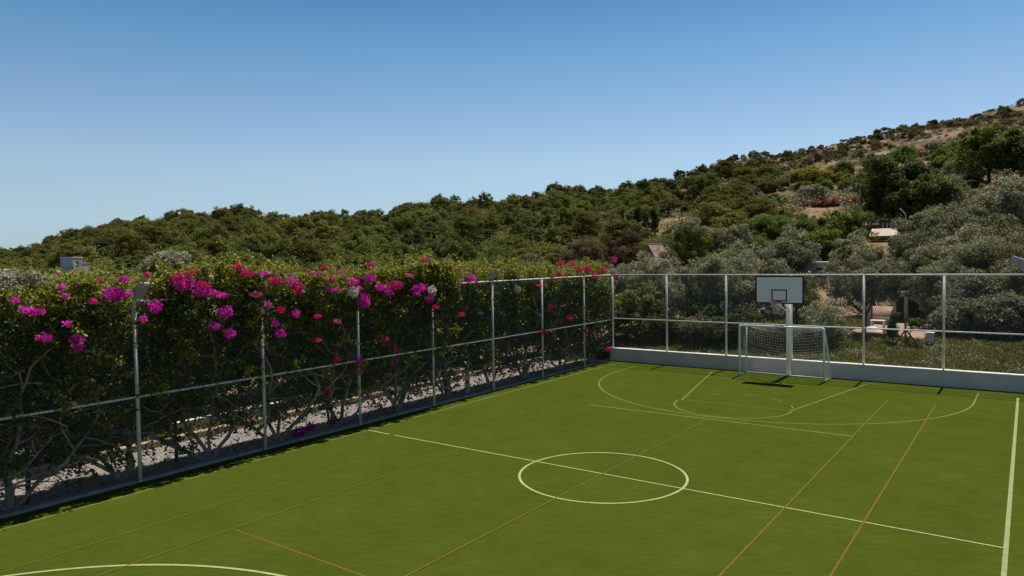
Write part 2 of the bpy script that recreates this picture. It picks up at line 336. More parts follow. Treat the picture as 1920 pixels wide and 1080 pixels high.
lv=leaves(np.stack([lx,ly,lx*0-.004],1),.06,.04,lr_,6.); lv[:,:,2]=np.clip(lv[:,:,2],-.016,.03)
tag(quadmesh('fallen_leaves',lv,L['dry']),'brown fallen leaves scattered over the pink path under the hedge','fallen leaves',kind='stuff')
def grass(name,x0,x1,y0,y1,zf,n,h,seed,mat=None):
    rng=np.random.default_rng(seed); x=rng.uniform(x0,x1,n); y=rng.uniform(y0,y1,n)
    keep=rng.uniform(size=n)<np.clip(.55+.9*vn(x*1.,y*1.,.55)+.5*vn(x,y,1.9),.07,1); x=x[keep];y=y[keep]; k=len(x); z=zf(x,y)
    a=rng.uniform(0,6.28,k); hh=h*rng.uniform(.4,1.3,k); lean=rng.normal(0,.45,(k,2))*hh[:,None]
    b=np.stack([x,y,z],1); s=np.stack([np.cos(a),np.sin(a),a*0],1)*(.011+.012*rng.uniform(size=k))[:,None]*1.3; t=b+np.c_[lean,hh]
    return quadmesh(name,np.stack([b-s,b+s,t],1),mat or L['grass'],n=3)
tag(grass('grass_bed',-12.5,-11.4,-12,12,lambda x,y:x*0+.02,26000,.14,3),'short sunlit grass strip between stone edging and white kerb','grass',kind='stuff')
# ------------------------------------------------------------------ back wall and slope
rw=tag(MB().box((-8.34,16.14,-.3),(22,16.38,.575)).build('retaining_wall',MAT['wall'],bevel=.008),'low white rendered wall along the far end of the pitch under the fence','wall')
MB().box((-8.35,16.13,.577),(22.01,16.42,.612)).build('coping',MAT['whitestone'],rw,bevel=.006)
def slopez(x,y): return np.interp(y,[16.3,16.8,18.5,20.5,23,26,32],[.50,.56,.85,1.16,1.14,1.12,1.1])+.05*vn(x,y,1.3)
xs=np.linspace(-10,26,90); ys=np.linspace(16.36,33,60); XX,YY=np.meshgrid(xs,ys,indexing='ij'); ZZ=slopez(XX,YY)
ZZ[:, -1]-=1
tag(MB().add(np.stack([XX,YY,ZZ],-1).reshape(-1,3),[(i*60+j,(i+1)*60+j,(i+1)*60+j+1,i*60+j+1) for i in range(89) for j in range(59)]).build('garden_ground',MAT['slope'],smooth=True),kind='structure')
tag(grass('rough_grass',-8,12,16.42,21.0,lambda x,y:slopez(x,y)-.01,190000,.15,11),'rough weedy grass bank above the white wall','grass',kind='stuff')
rgw=np.random.default_rng(41); n_=26000; gx=rgw.uniform(-8,12,n_); gy=rgw.uniform(16.5,21.2,n_); kk=(vn(gx+4,gy,.8)+.6*vn(gx,gy,.25)+rgw.normal(0,.25,n_))>.35; gx,gy=gx[kk],gy[kk]; gz=slopez(gx,gy)+rgw.uniform(.01,.16,len(gx))
tag(quadmesh('ground_weeds',leaves(np.stack([gx,gy,gz],1),.075,.05,rgw,.6),L['greyolive']),'pale low weeds dotted over the grass bank','weeds',kind='stuff')
tag(grass('shaded_grass',-9,16,21.0,32.0,lambda x,y:np.where((x>.9)&(x<4.2)&(y<29.2),-3,slopez(x,y)-.01),150000,.22,12),'grass growing between the olive trunks','grass',kind='stuff')
xs=np.linspace(.95,4.2,24); ys=np.linspace(20.9,29.,24); XX,YY=np.meshgrid(xs,ys,indexing='ij'); ZZ=slopez(XX,YY)+.03
tag(MB().add(np.stack([XX,YY,ZZ],-1).reshape(-1,3),[(i*24+j,(i+1)*24+j,(i+1)*24+j+1,i*24+j+1) for i in range(23) for j in range(23)]).build('garden_path',MAT['terracotta'],smooth=True),kind='structure')
# ------------------------------------------------------------------ fences
WR={1:.0020,0:.0016}
def fence(name,label,fixed,ax,p0,p1,posts,z0,z1,zm,step,seed):
    """ax=1: runs along y at x=fixed; ax=0: runs along x at y=fixed"""
    rt_=empty(name,(fixed,p0,0) if ax else (p0,fixed,0),label,'fence')
    P=lambda t,z,off=0:((off,t-p0,z) if ax else (t-p0,off,z))
    for t in posts:
        MB().tube([P(t,z0-.02),P(t,z1-.02)],.042,12).build('post',MAT['paint'],rt_,smooth=True)
    for z,nm in ((z1,'top_rail'),(zm,'middle_rail')):
        MB().tube([P(p0-.0,z,.0),P(p1,z,.0)],.027,10).build(nm,MAT['paint'],rt_,smooth=True)
    off=.048; rnd=random.Random(seed); Ht=z1-z0-.03; Lx=p1-p0; mb=MB(); tri=[0,2.094,4.188]; V=[];F=[];n=0
    V=[]
    for sgn in (1,-1):
        o=off+ (0.0025 if sgn>0 else -.0025)
        k=-int(Ht/step)-1
        while k*step<Lx:
            a=k*step; # line through (a,z0) going up at 45deg * sgn
            t0,t1=a,a+Ht; s0,s1=0.,Ht
            if t0<0: s0=-t0; t0=0.
            if t1>Lx: s1=Ht-(t1-Lx); t1=Lx
            if s1>s0+.01:
                if sgn>0: A_=(p0+t0,z0+.03+s0); B_=(p0+t1,z0+.03+s1)
                else: A_=(p0+t0,z0+.03+Ht-s0); B_=(p0+t1,z0+.03+Ht-s1)
                seg=max(1,int((s1-s0)/.8)); pts=[]
                for i in range(seg+1):
                    u=i/seg; wob=.012*math.sin((A_[0]+(B_[0]-A_[0])*u)*1.9+.7*(A_[1]+(B_[1]-A_[1])*u))
                    pts.append(P(A_[0]+(B_[0]-A_[0])*u,A_[1]+(B_[1]-A_[1])*u,o+wob))
                mb.tube(pts,WR[ax],3,cap=False)
            k+=1
    return rt_,mb
def wirebuild(rt_,mb,mat='wire'):
    me=bpy.data.meshes.new('wire_mesh'); me.from_pydata([tuple(p) for p in np.concatenate(mb.v)],[],mb.f); me.materials.append(MAT[mat])
    o=bpy.data.objects.new('wire_mesh',me); COL.objects.link(o); o.parent=rt_; return o
f1,mb=fence('chain_link_fence','chain link fence with white posts overgrown by bougainvillea beside the pitch',-8.2-.05,1,-12.9,16.1,[-12.8,-9.5,-6.23,-2.98,.29,3.56,6.86,10.19,13.58],.06,4.10,1.96,.088,1)
wirebuild(f1,mb,'darkwire')
f2,mb=fence('chain_link_fence','chain link fence with white posts standing on the low wall behind the goal',16.22,0,-8.2,13.6,[-8.2,-5.45,-2.71,.01,2.70,5.37,8.08,10.8,13.5],.60,4.10,2.02,.088,2)
wirebuild(f2,mb)
# ------------------------------------------------------------------ floodlights
def flood(loc,rz,label,pole=None,sc=1.):
    r=empty('floodlight',loc,label,'floodlight','floodlights on the fence posts',rz)
    # local x points to the pitch
    s=sc
    prof=[(.34*s,.36*s),(.375*s,.275*s),(-.13*s,-.22*s),(-.25*s,.10*s)]
    MB().prism(prof,1,-.17*s,.17*s).build('housing',MAT['lampgrey'],r,bevel=.012)
    d=Vector((.505,0,.495)).normalized(); nn=Vector((.495,0,-.505)).normalized()
    a=Vector((.36*s,0,.255*s)); b=Vector((-.115*s,0,-.21*s)); q=[a+nn*.014,b+nn*.014]
    g_=MB(); hw=.15*s
    g_.add([(q[0].x,-hw,q[0].z),(q[0].x,hw,q[0].z),(q[1].x,hw,q[1].z),(q[1].x,-hw,q[1].z),(a.x-.01,-hw,a.z),(a.x-.01,hw,a.z),(b.x-.01,hw,b.z),(b.x-.01,-hw,b.z)],[(0,1,2,3),(7,6,5,4),(0,4,5,1),(1,5,6,2),(2,6,7,3),(3,7,4,0)])
    g_.build('glass',MAT['glass'],r)
    b_=MB(); b_.box((-.06,-.20*s,-.03),(-.02,-.175*s,.16*s)); b_.box((-.06,.175*s,-.03),(-.02,.20*s,.16*s)); b_.box((-.06,-.20*s,-.055),(-.02,.20*s,-.03)); b_.tube([(-.04,0,-.055),(-.04,0,-.22)],.02,8)
    b_.build('bracket',MAT['lampgrey'],r)
    if pole: MB().tube([(-.04,0,-.22),(-.04,0,-loc[2])],.045,12).build('pole',MAT['paint'],r,smooth=True)
    return r
flood((-8.12,-6.15,4.30),0,'grey floodlight on the nearest overgrown fence post, above the magenta blossoms',sc=.64)
flood((-8.16,6.86,4.33),0,'grey floodlight on a fence post in the middle of the left fence',sc=.6)
flood((7.985,.25,4.50),math.pi,'grey floodlight tilted down at the right edge of the view, partly cut off',pole=True,sc=.92)
# garden lamp post behind the fence
gp=empty('garden_lamp_post',(-8.92,6.14,0),'short white post with thick base and thin top behind the left fence','lamp post')
MB().tube([(0,0,-.02),(0,0,1.25),(0,0,1.3)],[.085,.085,.05],12).build('base',MAT['paint'],gp,smooth=True)
MB().tube([(0,0,1.3),(0,0,2.2)],.03,10).build('pole',MAT['paint'],gp,smooth=True)
MB().tube([(0,0,2.2),(0,0,2.24),(0,0,2.34),(0,0,2.38)],[.03,.075,.075,.02],12).build('lamp_head',MAT['paint'],gp,smooth=True)
# ------------------------------------------------------------------ goal
goal=empty('football_goal',(-.08,14.95,0),'white football goal with sagging net in front of the low wall','goal')
gx0,gx1=-1.62,1.60; gt=2.06; yl,yr=-.05,.06; yb=.86
def gp_(pts,r,nm,k=12): return MB().tube(pts,r,k).build(nm,MAT['goalpaint'],goal,smooth=True)
gp_([(gx0,yl,0),(gx0,yl,gt-.06),(gx0+.02,yl,gt-.02),(gx0+.07,yl,gt)],.045,'goalpost')
gp_([(gx1,yr,0),(gx1,yr,gt-.06),(gx1-.02,yr,gt-.02),(gx1-.07,yr,gt)],.045,'goalpost')
gp_([(gx0+.06,yl,gt),(gx1-.06,yr,gt)],.045,'crossbar')
gp_([(gx0+.0,yb,0),(gx0+.0,yb,gt-.05)],.022,'rear_post')
gp_([(gx0+.0,yl,gt+.01),(gx0+.0,yb,gt-.05)],.02,'top_bar')
gp_([(gx1,yr,gt-.03),(gx1+.06,.45,1.25),(gx1+.1,yb-.1,.03)],.02,'rear_stay')
gp_([(gx0,yl,.03),(gx0,yb,.03)],.022,'ground_bar'); gp_([(gx1,yr,.03),(gx1+.1,yb-.1,.03)],.022,'ground_bar'); gp_([(gx0,yb,.03),(gx1+.1,yb-.1,.03)],.022,'ground_bar')
# net
def netgrid(fn,nu,nv,name,parent,r=.0033,mat='net'):
    mb=MB()
    for i in range(nu+1): mb.tube([fn(i/nu,j/nv) for j in range(nv+1)],r,3,cap=False)
    for j in range(nv+1): mb.tube([fn(i/nu,j/nv) for i in range(nu+1)],r,3,cap=False)
    me=bpy.data.meshes.new(name); me.from_pydata([tuple(p) for p in np.concatenate(mb.v)],[],mb.f); me.materials.append(MAT[mat])
    o=bpy.data.objects.new(name,me); COL.objects.link(o); o.parent=parent; return o
def backnet(u,v):
    top=Vector((gx0+(gx1-gx0)*u, yb*(1-u)**3*.9+.10*math.sin(math.pi*u)+yr*u+.12, gt-.06-.22*math.sin(math.pi*u)**.8))
    bot=Vector((gx0+(gx1+.1-gx0)*u, yb-.1*u-.01,.04))
    p=top.lerp(bot,v); p.y+=.30*math.sin(math.pi*v)*math.sin(math.pi*u)**.5*(.55+.1*math.sin(9*u)); p.z-=.10*math.sin(math.pi*u)*math.sin(math.pi*v)
    p.y=min(p.y,1.12); p.x+=.02*math.sin(14*v+5*u)
    return p
netgrid(backnet,28,17,'net',goal)
def sidenet(xf0,xf1,ya,yb0,yb1):
    def f(u,v):
        a=Vector((xf0,ya,gt-.05)).lerp(Vector((xf0,ya,.04)),v); b=Vector((xf0,yb0,gt-.08)).lerp(Vector((xf1,yb1,.04)),v)
        p=a.lerp(b,u); p.z-=.06*math.sin(math.pi*u); p.x+=.04*math.sin(math.pi*u)*math.sin(math.pi*v); return p
    return f
netgrid(sidenet(gx0,gx0,yl,yb,yb),8,19,'net',goal); netgrid(sidenet(gx1,gx1+.1,yr,yr+.05,yb-.1),7,19,'net',goal)
def roofnet(u,v):
    a=Vector((gx0+(gx1-gx0)*u,yl+(yr-yl)*u,gt-.03)); b=backnet(u,0); p=a.lerp(b,v); return p
netgrid(roofnet,31,4,'net',goal)
# ------------------------------------------------------------------ basketball hoop
hp=empty('basketball_hoop',(-.03,15.93,0),'basketball hoop with white backboard on a white pole behind the goal','basketball hoop')
MB().tube([(0,0,0),(0,0,3.55)],.098,20).build('pole',MAT['goalpaint'],hp,smooth=True)
MB().box((-.22,-.18,0),(.22,.13,.015)).build('base_plate',MAT['paint'],hp)
bx=-.10; by=-1.0
arm=MB(); arm.tube([(0,-.05,3.45),(bx,by+.06,3.45)],.05,8); arm.build('arm',MAT['goalpaint'],hp)
for sx_ in (-1,1): MB().tube([(0+sx_*.05,-.08,2.62),(bx+sx_*.16,by+.05,3.05)],.03,8).build('brace',MAT['goalpaint'],hp,smooth=True)
for sx_ in (-1,1): MB().tube([(0+sx_*.05,-.05,3.5),(bx+sx_*.6,by+.05,3.85)],.022,8).build('brace',MAT['goalpaint'],hp,smooth=True)
bw=.925; z0,z1=2.985,4.085
bb=MB().box((bx-bw,by,z0),(bx+bw,by+.04,z1)).build('backboard',MAT['board'],hp)
fr=MB(); t=.048; yf=by-.006
for a,b in (((bx-bw-.006,z0-.006),(bx+bw+.006,z0+t)),((bx-bw-.006,z1-t),(bx+bw+.006,z1+.006)),((bx-bw-.006,z0+t),(bx-bw+t,z1-t)),((bx+bw-t,z0+t),(bx+bw+.006,z1-t))): fr.box((a[0],yf,a[1]),(b[0],by+.046,b[1]))
o=fr.build('border',MAT['black'],bb)
sq=MB(); sw=.30; s0,s1=3.075,3.55
for a,b in (((bx-sw,s0),(bx+sw,s0+t)),((bx-sw,s1-t),(bx+sw,s1)),((bx-sw,s0+t),(bx-sw+t,s1-t)),((bx+sw-t,s0+t),(bx+sw,s1-t))): sq.box((a[0],by-.004,a[1]),(b[0],by-.0005,b[1]))
sq.build('target_square',MAT['black'],bb)
rc=(bx,by-.15-.225,3.05); rim=MB(); rp=[(rc[0]+.228*math.cos(R(a)),rc[1]+.228*math.sin(R(a)),rc[2]) for a in range(0,361,12)]
rim.tube(rp,.012,8,cap=False); rim.box((bx-.07,by-.16,3.0),(bx+.07,by-.002,3.045)); rim.box((bx-.09,by-.012,2.99),(bx+.09,by-.0045,3.10)); ro=rim.build('rim',MAT['red'],hp)
nm_=MB()
def npnt(a,v):
    rr=.225*(1-v)**.9*.62+.085+.0*v; rr=.225*(1-v)+.095*v if v<1 else .095; rr=.225-.13*v**.7
    return (rc[0]+rr*math.cos(a),rc[1]+rr*math.sin(a),rc[2]-.015-.43*v)
for k in range(12):
    for sg in (1,-1):
        nm_.tube([npnt(2*math.pi*(k+sg*j*.5)/12,j/6) for j in range(7)],.005,4,cap=False)
nm_.build('hoop_net',MAT['net'],ro)

# ------------------------------------------------------------------ bougainvillea hedge
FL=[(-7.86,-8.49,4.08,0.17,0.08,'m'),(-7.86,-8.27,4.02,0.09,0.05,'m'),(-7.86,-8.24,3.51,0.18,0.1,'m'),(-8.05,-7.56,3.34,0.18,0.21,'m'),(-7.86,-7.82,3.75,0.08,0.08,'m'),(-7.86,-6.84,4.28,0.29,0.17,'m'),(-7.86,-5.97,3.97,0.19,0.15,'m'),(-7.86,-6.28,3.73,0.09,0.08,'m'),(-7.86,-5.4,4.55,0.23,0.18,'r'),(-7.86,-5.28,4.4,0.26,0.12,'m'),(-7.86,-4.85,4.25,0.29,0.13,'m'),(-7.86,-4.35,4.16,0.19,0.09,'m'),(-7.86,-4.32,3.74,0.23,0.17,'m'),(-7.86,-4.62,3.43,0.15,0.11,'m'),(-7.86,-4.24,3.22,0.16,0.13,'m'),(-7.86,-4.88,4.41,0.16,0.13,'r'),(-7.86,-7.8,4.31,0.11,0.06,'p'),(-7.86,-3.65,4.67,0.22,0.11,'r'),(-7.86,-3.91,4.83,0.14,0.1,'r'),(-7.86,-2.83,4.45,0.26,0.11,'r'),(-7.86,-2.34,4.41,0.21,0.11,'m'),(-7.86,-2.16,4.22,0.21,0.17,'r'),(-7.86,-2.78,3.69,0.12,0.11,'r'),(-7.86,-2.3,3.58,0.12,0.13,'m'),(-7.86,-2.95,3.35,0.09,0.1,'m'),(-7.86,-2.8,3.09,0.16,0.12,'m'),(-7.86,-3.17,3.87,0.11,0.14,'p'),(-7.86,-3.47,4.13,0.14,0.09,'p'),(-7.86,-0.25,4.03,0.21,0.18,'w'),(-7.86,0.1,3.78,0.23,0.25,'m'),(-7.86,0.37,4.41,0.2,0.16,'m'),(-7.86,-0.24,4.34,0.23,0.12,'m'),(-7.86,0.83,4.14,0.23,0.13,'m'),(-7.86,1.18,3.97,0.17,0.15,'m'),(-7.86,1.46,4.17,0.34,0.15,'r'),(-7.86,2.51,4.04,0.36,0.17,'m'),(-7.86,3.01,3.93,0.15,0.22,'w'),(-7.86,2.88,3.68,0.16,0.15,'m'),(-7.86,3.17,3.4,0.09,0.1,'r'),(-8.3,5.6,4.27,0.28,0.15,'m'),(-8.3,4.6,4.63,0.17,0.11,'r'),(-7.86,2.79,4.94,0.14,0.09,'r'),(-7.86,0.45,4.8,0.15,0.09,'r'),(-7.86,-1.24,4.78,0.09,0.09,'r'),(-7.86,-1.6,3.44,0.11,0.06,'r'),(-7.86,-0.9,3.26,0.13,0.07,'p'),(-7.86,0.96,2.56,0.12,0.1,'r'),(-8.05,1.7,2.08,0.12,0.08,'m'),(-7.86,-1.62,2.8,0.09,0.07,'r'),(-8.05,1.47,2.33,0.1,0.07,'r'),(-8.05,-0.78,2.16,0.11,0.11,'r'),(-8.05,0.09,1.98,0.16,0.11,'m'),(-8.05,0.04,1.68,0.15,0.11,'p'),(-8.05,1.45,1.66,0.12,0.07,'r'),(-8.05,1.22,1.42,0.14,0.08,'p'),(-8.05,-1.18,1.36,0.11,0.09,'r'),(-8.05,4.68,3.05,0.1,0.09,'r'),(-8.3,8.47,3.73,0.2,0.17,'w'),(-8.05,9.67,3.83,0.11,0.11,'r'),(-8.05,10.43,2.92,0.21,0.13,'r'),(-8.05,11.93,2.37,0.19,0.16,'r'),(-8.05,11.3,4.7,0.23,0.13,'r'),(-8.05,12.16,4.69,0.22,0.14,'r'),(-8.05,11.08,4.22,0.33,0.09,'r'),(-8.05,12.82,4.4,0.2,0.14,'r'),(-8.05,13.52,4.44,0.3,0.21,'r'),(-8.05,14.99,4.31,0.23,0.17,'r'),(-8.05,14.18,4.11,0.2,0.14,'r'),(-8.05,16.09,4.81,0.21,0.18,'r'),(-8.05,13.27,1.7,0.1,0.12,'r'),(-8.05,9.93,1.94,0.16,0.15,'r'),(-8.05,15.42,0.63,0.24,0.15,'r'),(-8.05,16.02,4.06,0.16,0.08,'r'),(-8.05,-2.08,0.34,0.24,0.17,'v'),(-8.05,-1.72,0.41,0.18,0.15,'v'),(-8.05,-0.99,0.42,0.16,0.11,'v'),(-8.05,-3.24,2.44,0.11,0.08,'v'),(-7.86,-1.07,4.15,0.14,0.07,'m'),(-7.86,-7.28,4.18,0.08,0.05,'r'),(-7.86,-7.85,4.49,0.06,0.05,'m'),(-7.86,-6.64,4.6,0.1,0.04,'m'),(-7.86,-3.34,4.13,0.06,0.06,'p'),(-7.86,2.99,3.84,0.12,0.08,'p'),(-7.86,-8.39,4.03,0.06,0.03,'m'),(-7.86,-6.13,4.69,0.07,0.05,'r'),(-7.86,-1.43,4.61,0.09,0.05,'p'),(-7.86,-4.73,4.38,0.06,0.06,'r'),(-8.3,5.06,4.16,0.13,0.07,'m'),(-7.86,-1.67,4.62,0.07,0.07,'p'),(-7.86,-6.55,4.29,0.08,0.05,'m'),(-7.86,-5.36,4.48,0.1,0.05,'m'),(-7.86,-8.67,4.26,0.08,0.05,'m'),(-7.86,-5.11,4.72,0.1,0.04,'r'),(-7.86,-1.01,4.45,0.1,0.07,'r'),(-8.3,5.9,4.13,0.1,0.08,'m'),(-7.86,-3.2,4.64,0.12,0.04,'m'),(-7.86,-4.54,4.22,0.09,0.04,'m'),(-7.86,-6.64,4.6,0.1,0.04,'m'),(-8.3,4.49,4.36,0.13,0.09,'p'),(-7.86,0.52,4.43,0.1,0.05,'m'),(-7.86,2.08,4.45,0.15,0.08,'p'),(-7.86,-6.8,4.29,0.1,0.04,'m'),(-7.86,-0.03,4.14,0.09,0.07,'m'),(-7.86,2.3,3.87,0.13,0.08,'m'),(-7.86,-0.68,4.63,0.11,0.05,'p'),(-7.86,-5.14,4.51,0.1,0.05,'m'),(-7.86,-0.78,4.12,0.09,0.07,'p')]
rng=np.random.default_rng(21)
HT_Y=[-13,-8.6,-7.9,-7,-6.2,-5,-4,-2.5,-.7,1.4,3.3,5.5,8.4,11.9,14.6,16.0,16.6]
HT_Z=[4.5,4.42,4.5,4.7,4.5,4.85,4.92,4.72,4.5,4.68,4.9,4.66,4.62,4.35,4.6,4.5,4.1]
def htop(y): return np.interp(y,HT_Y,HT_Z)+.13*vn(y,np.asarray(y)*0+2.,.75)-.03
plants=[-11.2,-8.6,-6.35,-4.3,-2.35,-.15,2.3,4.8,7.4,9.7,12.3,14.9]
descr=['bougainvillea with pale forked trunks at the far left of the hedge','bougainvillea with two round magenta clusters hanging under the rail at the left','bougainvillea with a thick trunk forked beside the nearest fence post','bougainvillea with magenta and crimson blossoms just right of the nearest floodlight','bougainvillea with magenta tufts around the second visible fence post','bougainvillea with crimson tufts above the thin stems right of the second post','bougainvillea with white and magenta clusters at the top of the third post','bougainvillea with white and magenta clusters just before the bare top rail begins','bougainvillea with a twisted trunk beside the post under the middle floodlight','bougainvillea with pale leaves and a small white cluster under the bare top rail','bougainvillea with low leafy sprays hanging near the far path wall','bougainvillea with bright crimson tufts above the far corner of the fence']
assert len(descr)==len(plants)
def wander(rnd,p,d,n,step,r0,r1,wob=.35,grav=0,lim=None):
    pts=[Vector(p)]; d=Vector(d).normalized()
    for i in range(n):
        d=(d+Vector((rnd.gauss(0,wob)*.6,rnd.gauss(0,wob),rnd.gauss(0,wob*.6)+grav))).normalized()
        q=pts[-1]+d*step
        if lim:
            if q.x>lim[1]: q.x=lim[1]; d.x=-abs(d.x)
            if q.x<lim[0]: q.x=lim[0]; d.x=abs(d.x)
        q.z=max(q.z,.05); pts.append(q)
    return pts,[r0+(r1-r0)*i/n for i in range(n+1)]
edges=[-14]+[(a+b)/2 for a,b in zip(plants[:-1],plants[1:])]+[16.6]
flower_owner={}
for pi,(py,ds) in enumerate(zip(plants,descr)):
    rnd=random.Random(100+pi); rg=np.random.default_rng(300+pi)
    x0=-8.78+rnd.uniform(-.1,.1)
    root=empty('bougainvillea',(x0,py,0),ds,'bougainvillea','bougainvillea plants climbing the left fence')
    y0,y1=edges[pi]-.25,edges[pi+1]+.25
    # --- trunks
    tb=MB(); nst=rnd.choice([3,4,4,5])
    for k in range(nst):
        sd=(k-(nst-1)/2)/max(1,(nst-1)/2)
        pts,rd=wander(rnd,(rnd.uniform(-.04,.04),sd*.09,0),(rnd.uniform(-.1,.15),sd*.8,1.25),11,.34,rnd.uniform(.05,.075)*(1-.2*abs(sd)),.016,.30,.05,(-.45,.64 if py<-2 else .40))
        tb.tube(pts,rd,7,cap=False)
        for b in range(rnd.choice([3,4,5])):
            i=rnd.randrange(2,9); p2,r_2=wander(rnd,pts[i],(rnd.uniform(-.2,.3),rnd.choice([-1,1])*rnd.uniform(.4,1.3),rnd.uniform(-.1,.9)),rnd.randrange(5,9),.26,rd[i]*.75,.007,.38,.03,(-.5,.70 if py<-2 else .46))
            tb.tube(p2,r_2,5,cap=False)
            i2=rnd.randrange(1,len(p2)-1); p3,r_3=wander(rnd,p2[i2],(rnd.uniform(-.2,.3),rnd.choice([-1,1])*rnd.uniform(.2,1),rnd.uniform(-.6,.8)),5,.2,.012,.004,.4,0,(-.5,.5)); tb.tube(p3,r_3,4,cap=False)
    tb.build('trunk',MAT['bark'],root,smooth=True)
    # --- leaves: twig-wise clumps, dense above, ragged and open below
    W=y1-y0; n=int(1900*W)
    cy=rg.uniform(y0,y1,n); u=rg.uniform(0,1,n); cz=.15+(htop(cy)+.02-.15)*u**.82
    top=htop(cy)
    dens=np.interp(cz,[0,.35,.9,1.5,2.1,2.8,5],[.20,.36,.70,.95,1.0,1.0,1.0])
    gap=vn(cy*1.0,cz*1.15+cy*.3,.42)+.6*vn(cy+9,cz,.17)
    keep=rg.uniform(size=n)<dens*np.clip(.80+.8*gap-np.interp(cz,[0,1.5,2.6],[.48,.26,0]),.02,1)
    cy,cz,top=cy[keep],cz[keep],top[keep]; n=len(cy)
    front=np.where(cy<4.7,np.interp(cz,[0,2.4,3.2,4.2,5],[-8.36,-8.36,-8.28,-8.18,-8.22]),np.interp(cz,[0,3.9,4.3,5],[-8.36,-8.36,-8.3,-8.3]))
    front=front+.06*vn(cy,cz,.3)
    back=np.interp(cz,[0,1,3,4.2,5],[-9.1,-9.35,-9.7,-9.6,-9.2])
    q=rg.uniform(size=n); cx=front-(front-back)*q**1.15
    # rounded ragged top
    cz=cz+np.where(cz>top-.35,.20*vn(cy,cx,.3)+.12*vn(cy,cx+7,.1)+rg.normal(0,.09,n),0)
    # sprigs poking through the wire
    sp=rg.uniform(size=n)<.035; cx=np.where(sp,front+rg.uniform(.05,.32,n),cx)
    m=rg.integers(5,11,n); idx=np.repeat(np.arange(n),m); k=len(idx)
    dirs=rg.normal(size=(n,3)); dirs[:,2]-=.25; dirs/=np.linalg.norm(dirs,axis=1,keepdims=True)
    P=np.stack([cx,cy,cz],1)[idx]+dirs[idx]*rg.uniform(-.11,.11,(k,1))+rg.normal(0,.025,(k,3))
    hide=(P[:,1]>4.7)&(P[:,0]>-8.31)&(P[:,2]<4.2)&(rg.uniform(size=k)>.12)
    lampbox=lambda P:(P[:,0]>-8.5)&(P[:,2]>3.98)&(P[:,2]<4.8)&((np.abs(P[:,1]+6.12)<.24)|(np.abs(P[:,1]-6.88)<.22))
    hide|=lampbox(P)
    P=P[~hide]; P[:,2]=np.maximum(P[:,2],.02)
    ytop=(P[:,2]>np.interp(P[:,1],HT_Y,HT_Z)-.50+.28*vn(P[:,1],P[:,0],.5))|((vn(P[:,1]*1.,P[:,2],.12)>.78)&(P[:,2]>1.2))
    off=np.array([x0,py,0])
    Q=leaves(P-off,.082,.055,rg,.3)
    quadmesh('leaves',Q[~ytop],L['boug'],root); quadmesh('young_sunlit_leaves',Q[ytop],L['bougtop'],root)  # top band and scattered specks get the leaf colour with painted sunlight
    # curtain of sprays hanging over the front of the wire
    if edges[pi]<4.6:
        nf=int(W*230); fy_=rg.uniform(y0,min(y1,4.75),nf); fz_=np.interp(fy_,HT_Y,HT_Z)-rg.uniform(0,1,nf)**1.3*1.5-.05
        kf=vn(fy_,fz_,.35)+.5*vn(fy_+3,fz_,.13)+np.interp(fz_,[2.9,3.7,4.3],[-.6,.1,.6])>.1; fy_,fz_=fy_[kf],fz_[kf]; nf=len(fy_)
        fx_=np.where(fz_>3.8,-8.17,-8.22)+rg.uniform(0,.16,nf)+.06*vn(fy_,fz_,.3); m_=rg.integers(6,14,nf); ix=np.repeat(np.arange(nf),m_); dd=rg.normal(size=(nf,3)); dd[:,2]-=.8; dd/=np.linalg.norm(dd,axis=1,keepdims=True)
        PF=np.stack([fx_,fy_,fz_],1)[ix]+dd[ix]*rg.uniform(-.13,.13,(len(ix),1))+rg.normal(0,.025,(len(ix),3))
        PF=PF[~((PF[:,2]>3.9)&(PF[:,2]<4.8)&(np.abs(PF[:,1]+6.12)<.28))]
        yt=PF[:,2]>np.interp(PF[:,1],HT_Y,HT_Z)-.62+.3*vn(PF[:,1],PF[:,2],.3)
        QF=leaves(PF-off,.076,.05,rg,.3); quadmesh('front_leaves',QF[~yt],L['boug'],root); quadmesh('front_young_sunlit_leaves',QF[yt],L['bougtop'],root)
    # sprigs growing out through the wire, sunlight painted into their brighter leaf colour
    ns=int(W*46); sy=rg.uniform(y0,y1,ns); sz=.5+rg.uniform(0,1,ns)**.75*(htop(sy)-.7); far=sy>4.7
    ks=(vn(sy,sz,.5)+rg.normal(0,.3,ns))>.0; sy,sz,far=sy[ks],sz[ks],far[ks]; ns=len(sy)
    sx_=np.where(far,-8.27+rg.uniform(-.12,.12,ns),-8.19+rg.uniform(0,.13,ns)); m_=rg.integers(5,13,ns); ix=np.repeat(np.arange(ns),m_); dd=rg.normal(size=(ns,3)); dd[:,0]=np.abs(dd[:,0])*.5; dd/=np.linalg.norm(dd,axis=1,keepdims=True)
    PS=np.stack([sx_,sy,sz],1)[ix]+dd[ix]*rg.uniform(-.14,.14,(len(ix),1))+rg.normal(0,.02,(len(ix),3))
    quadmesh('sprig_leaves',leaves(PS-off,.08,.053,rg,.5),L['bougtop'],root)
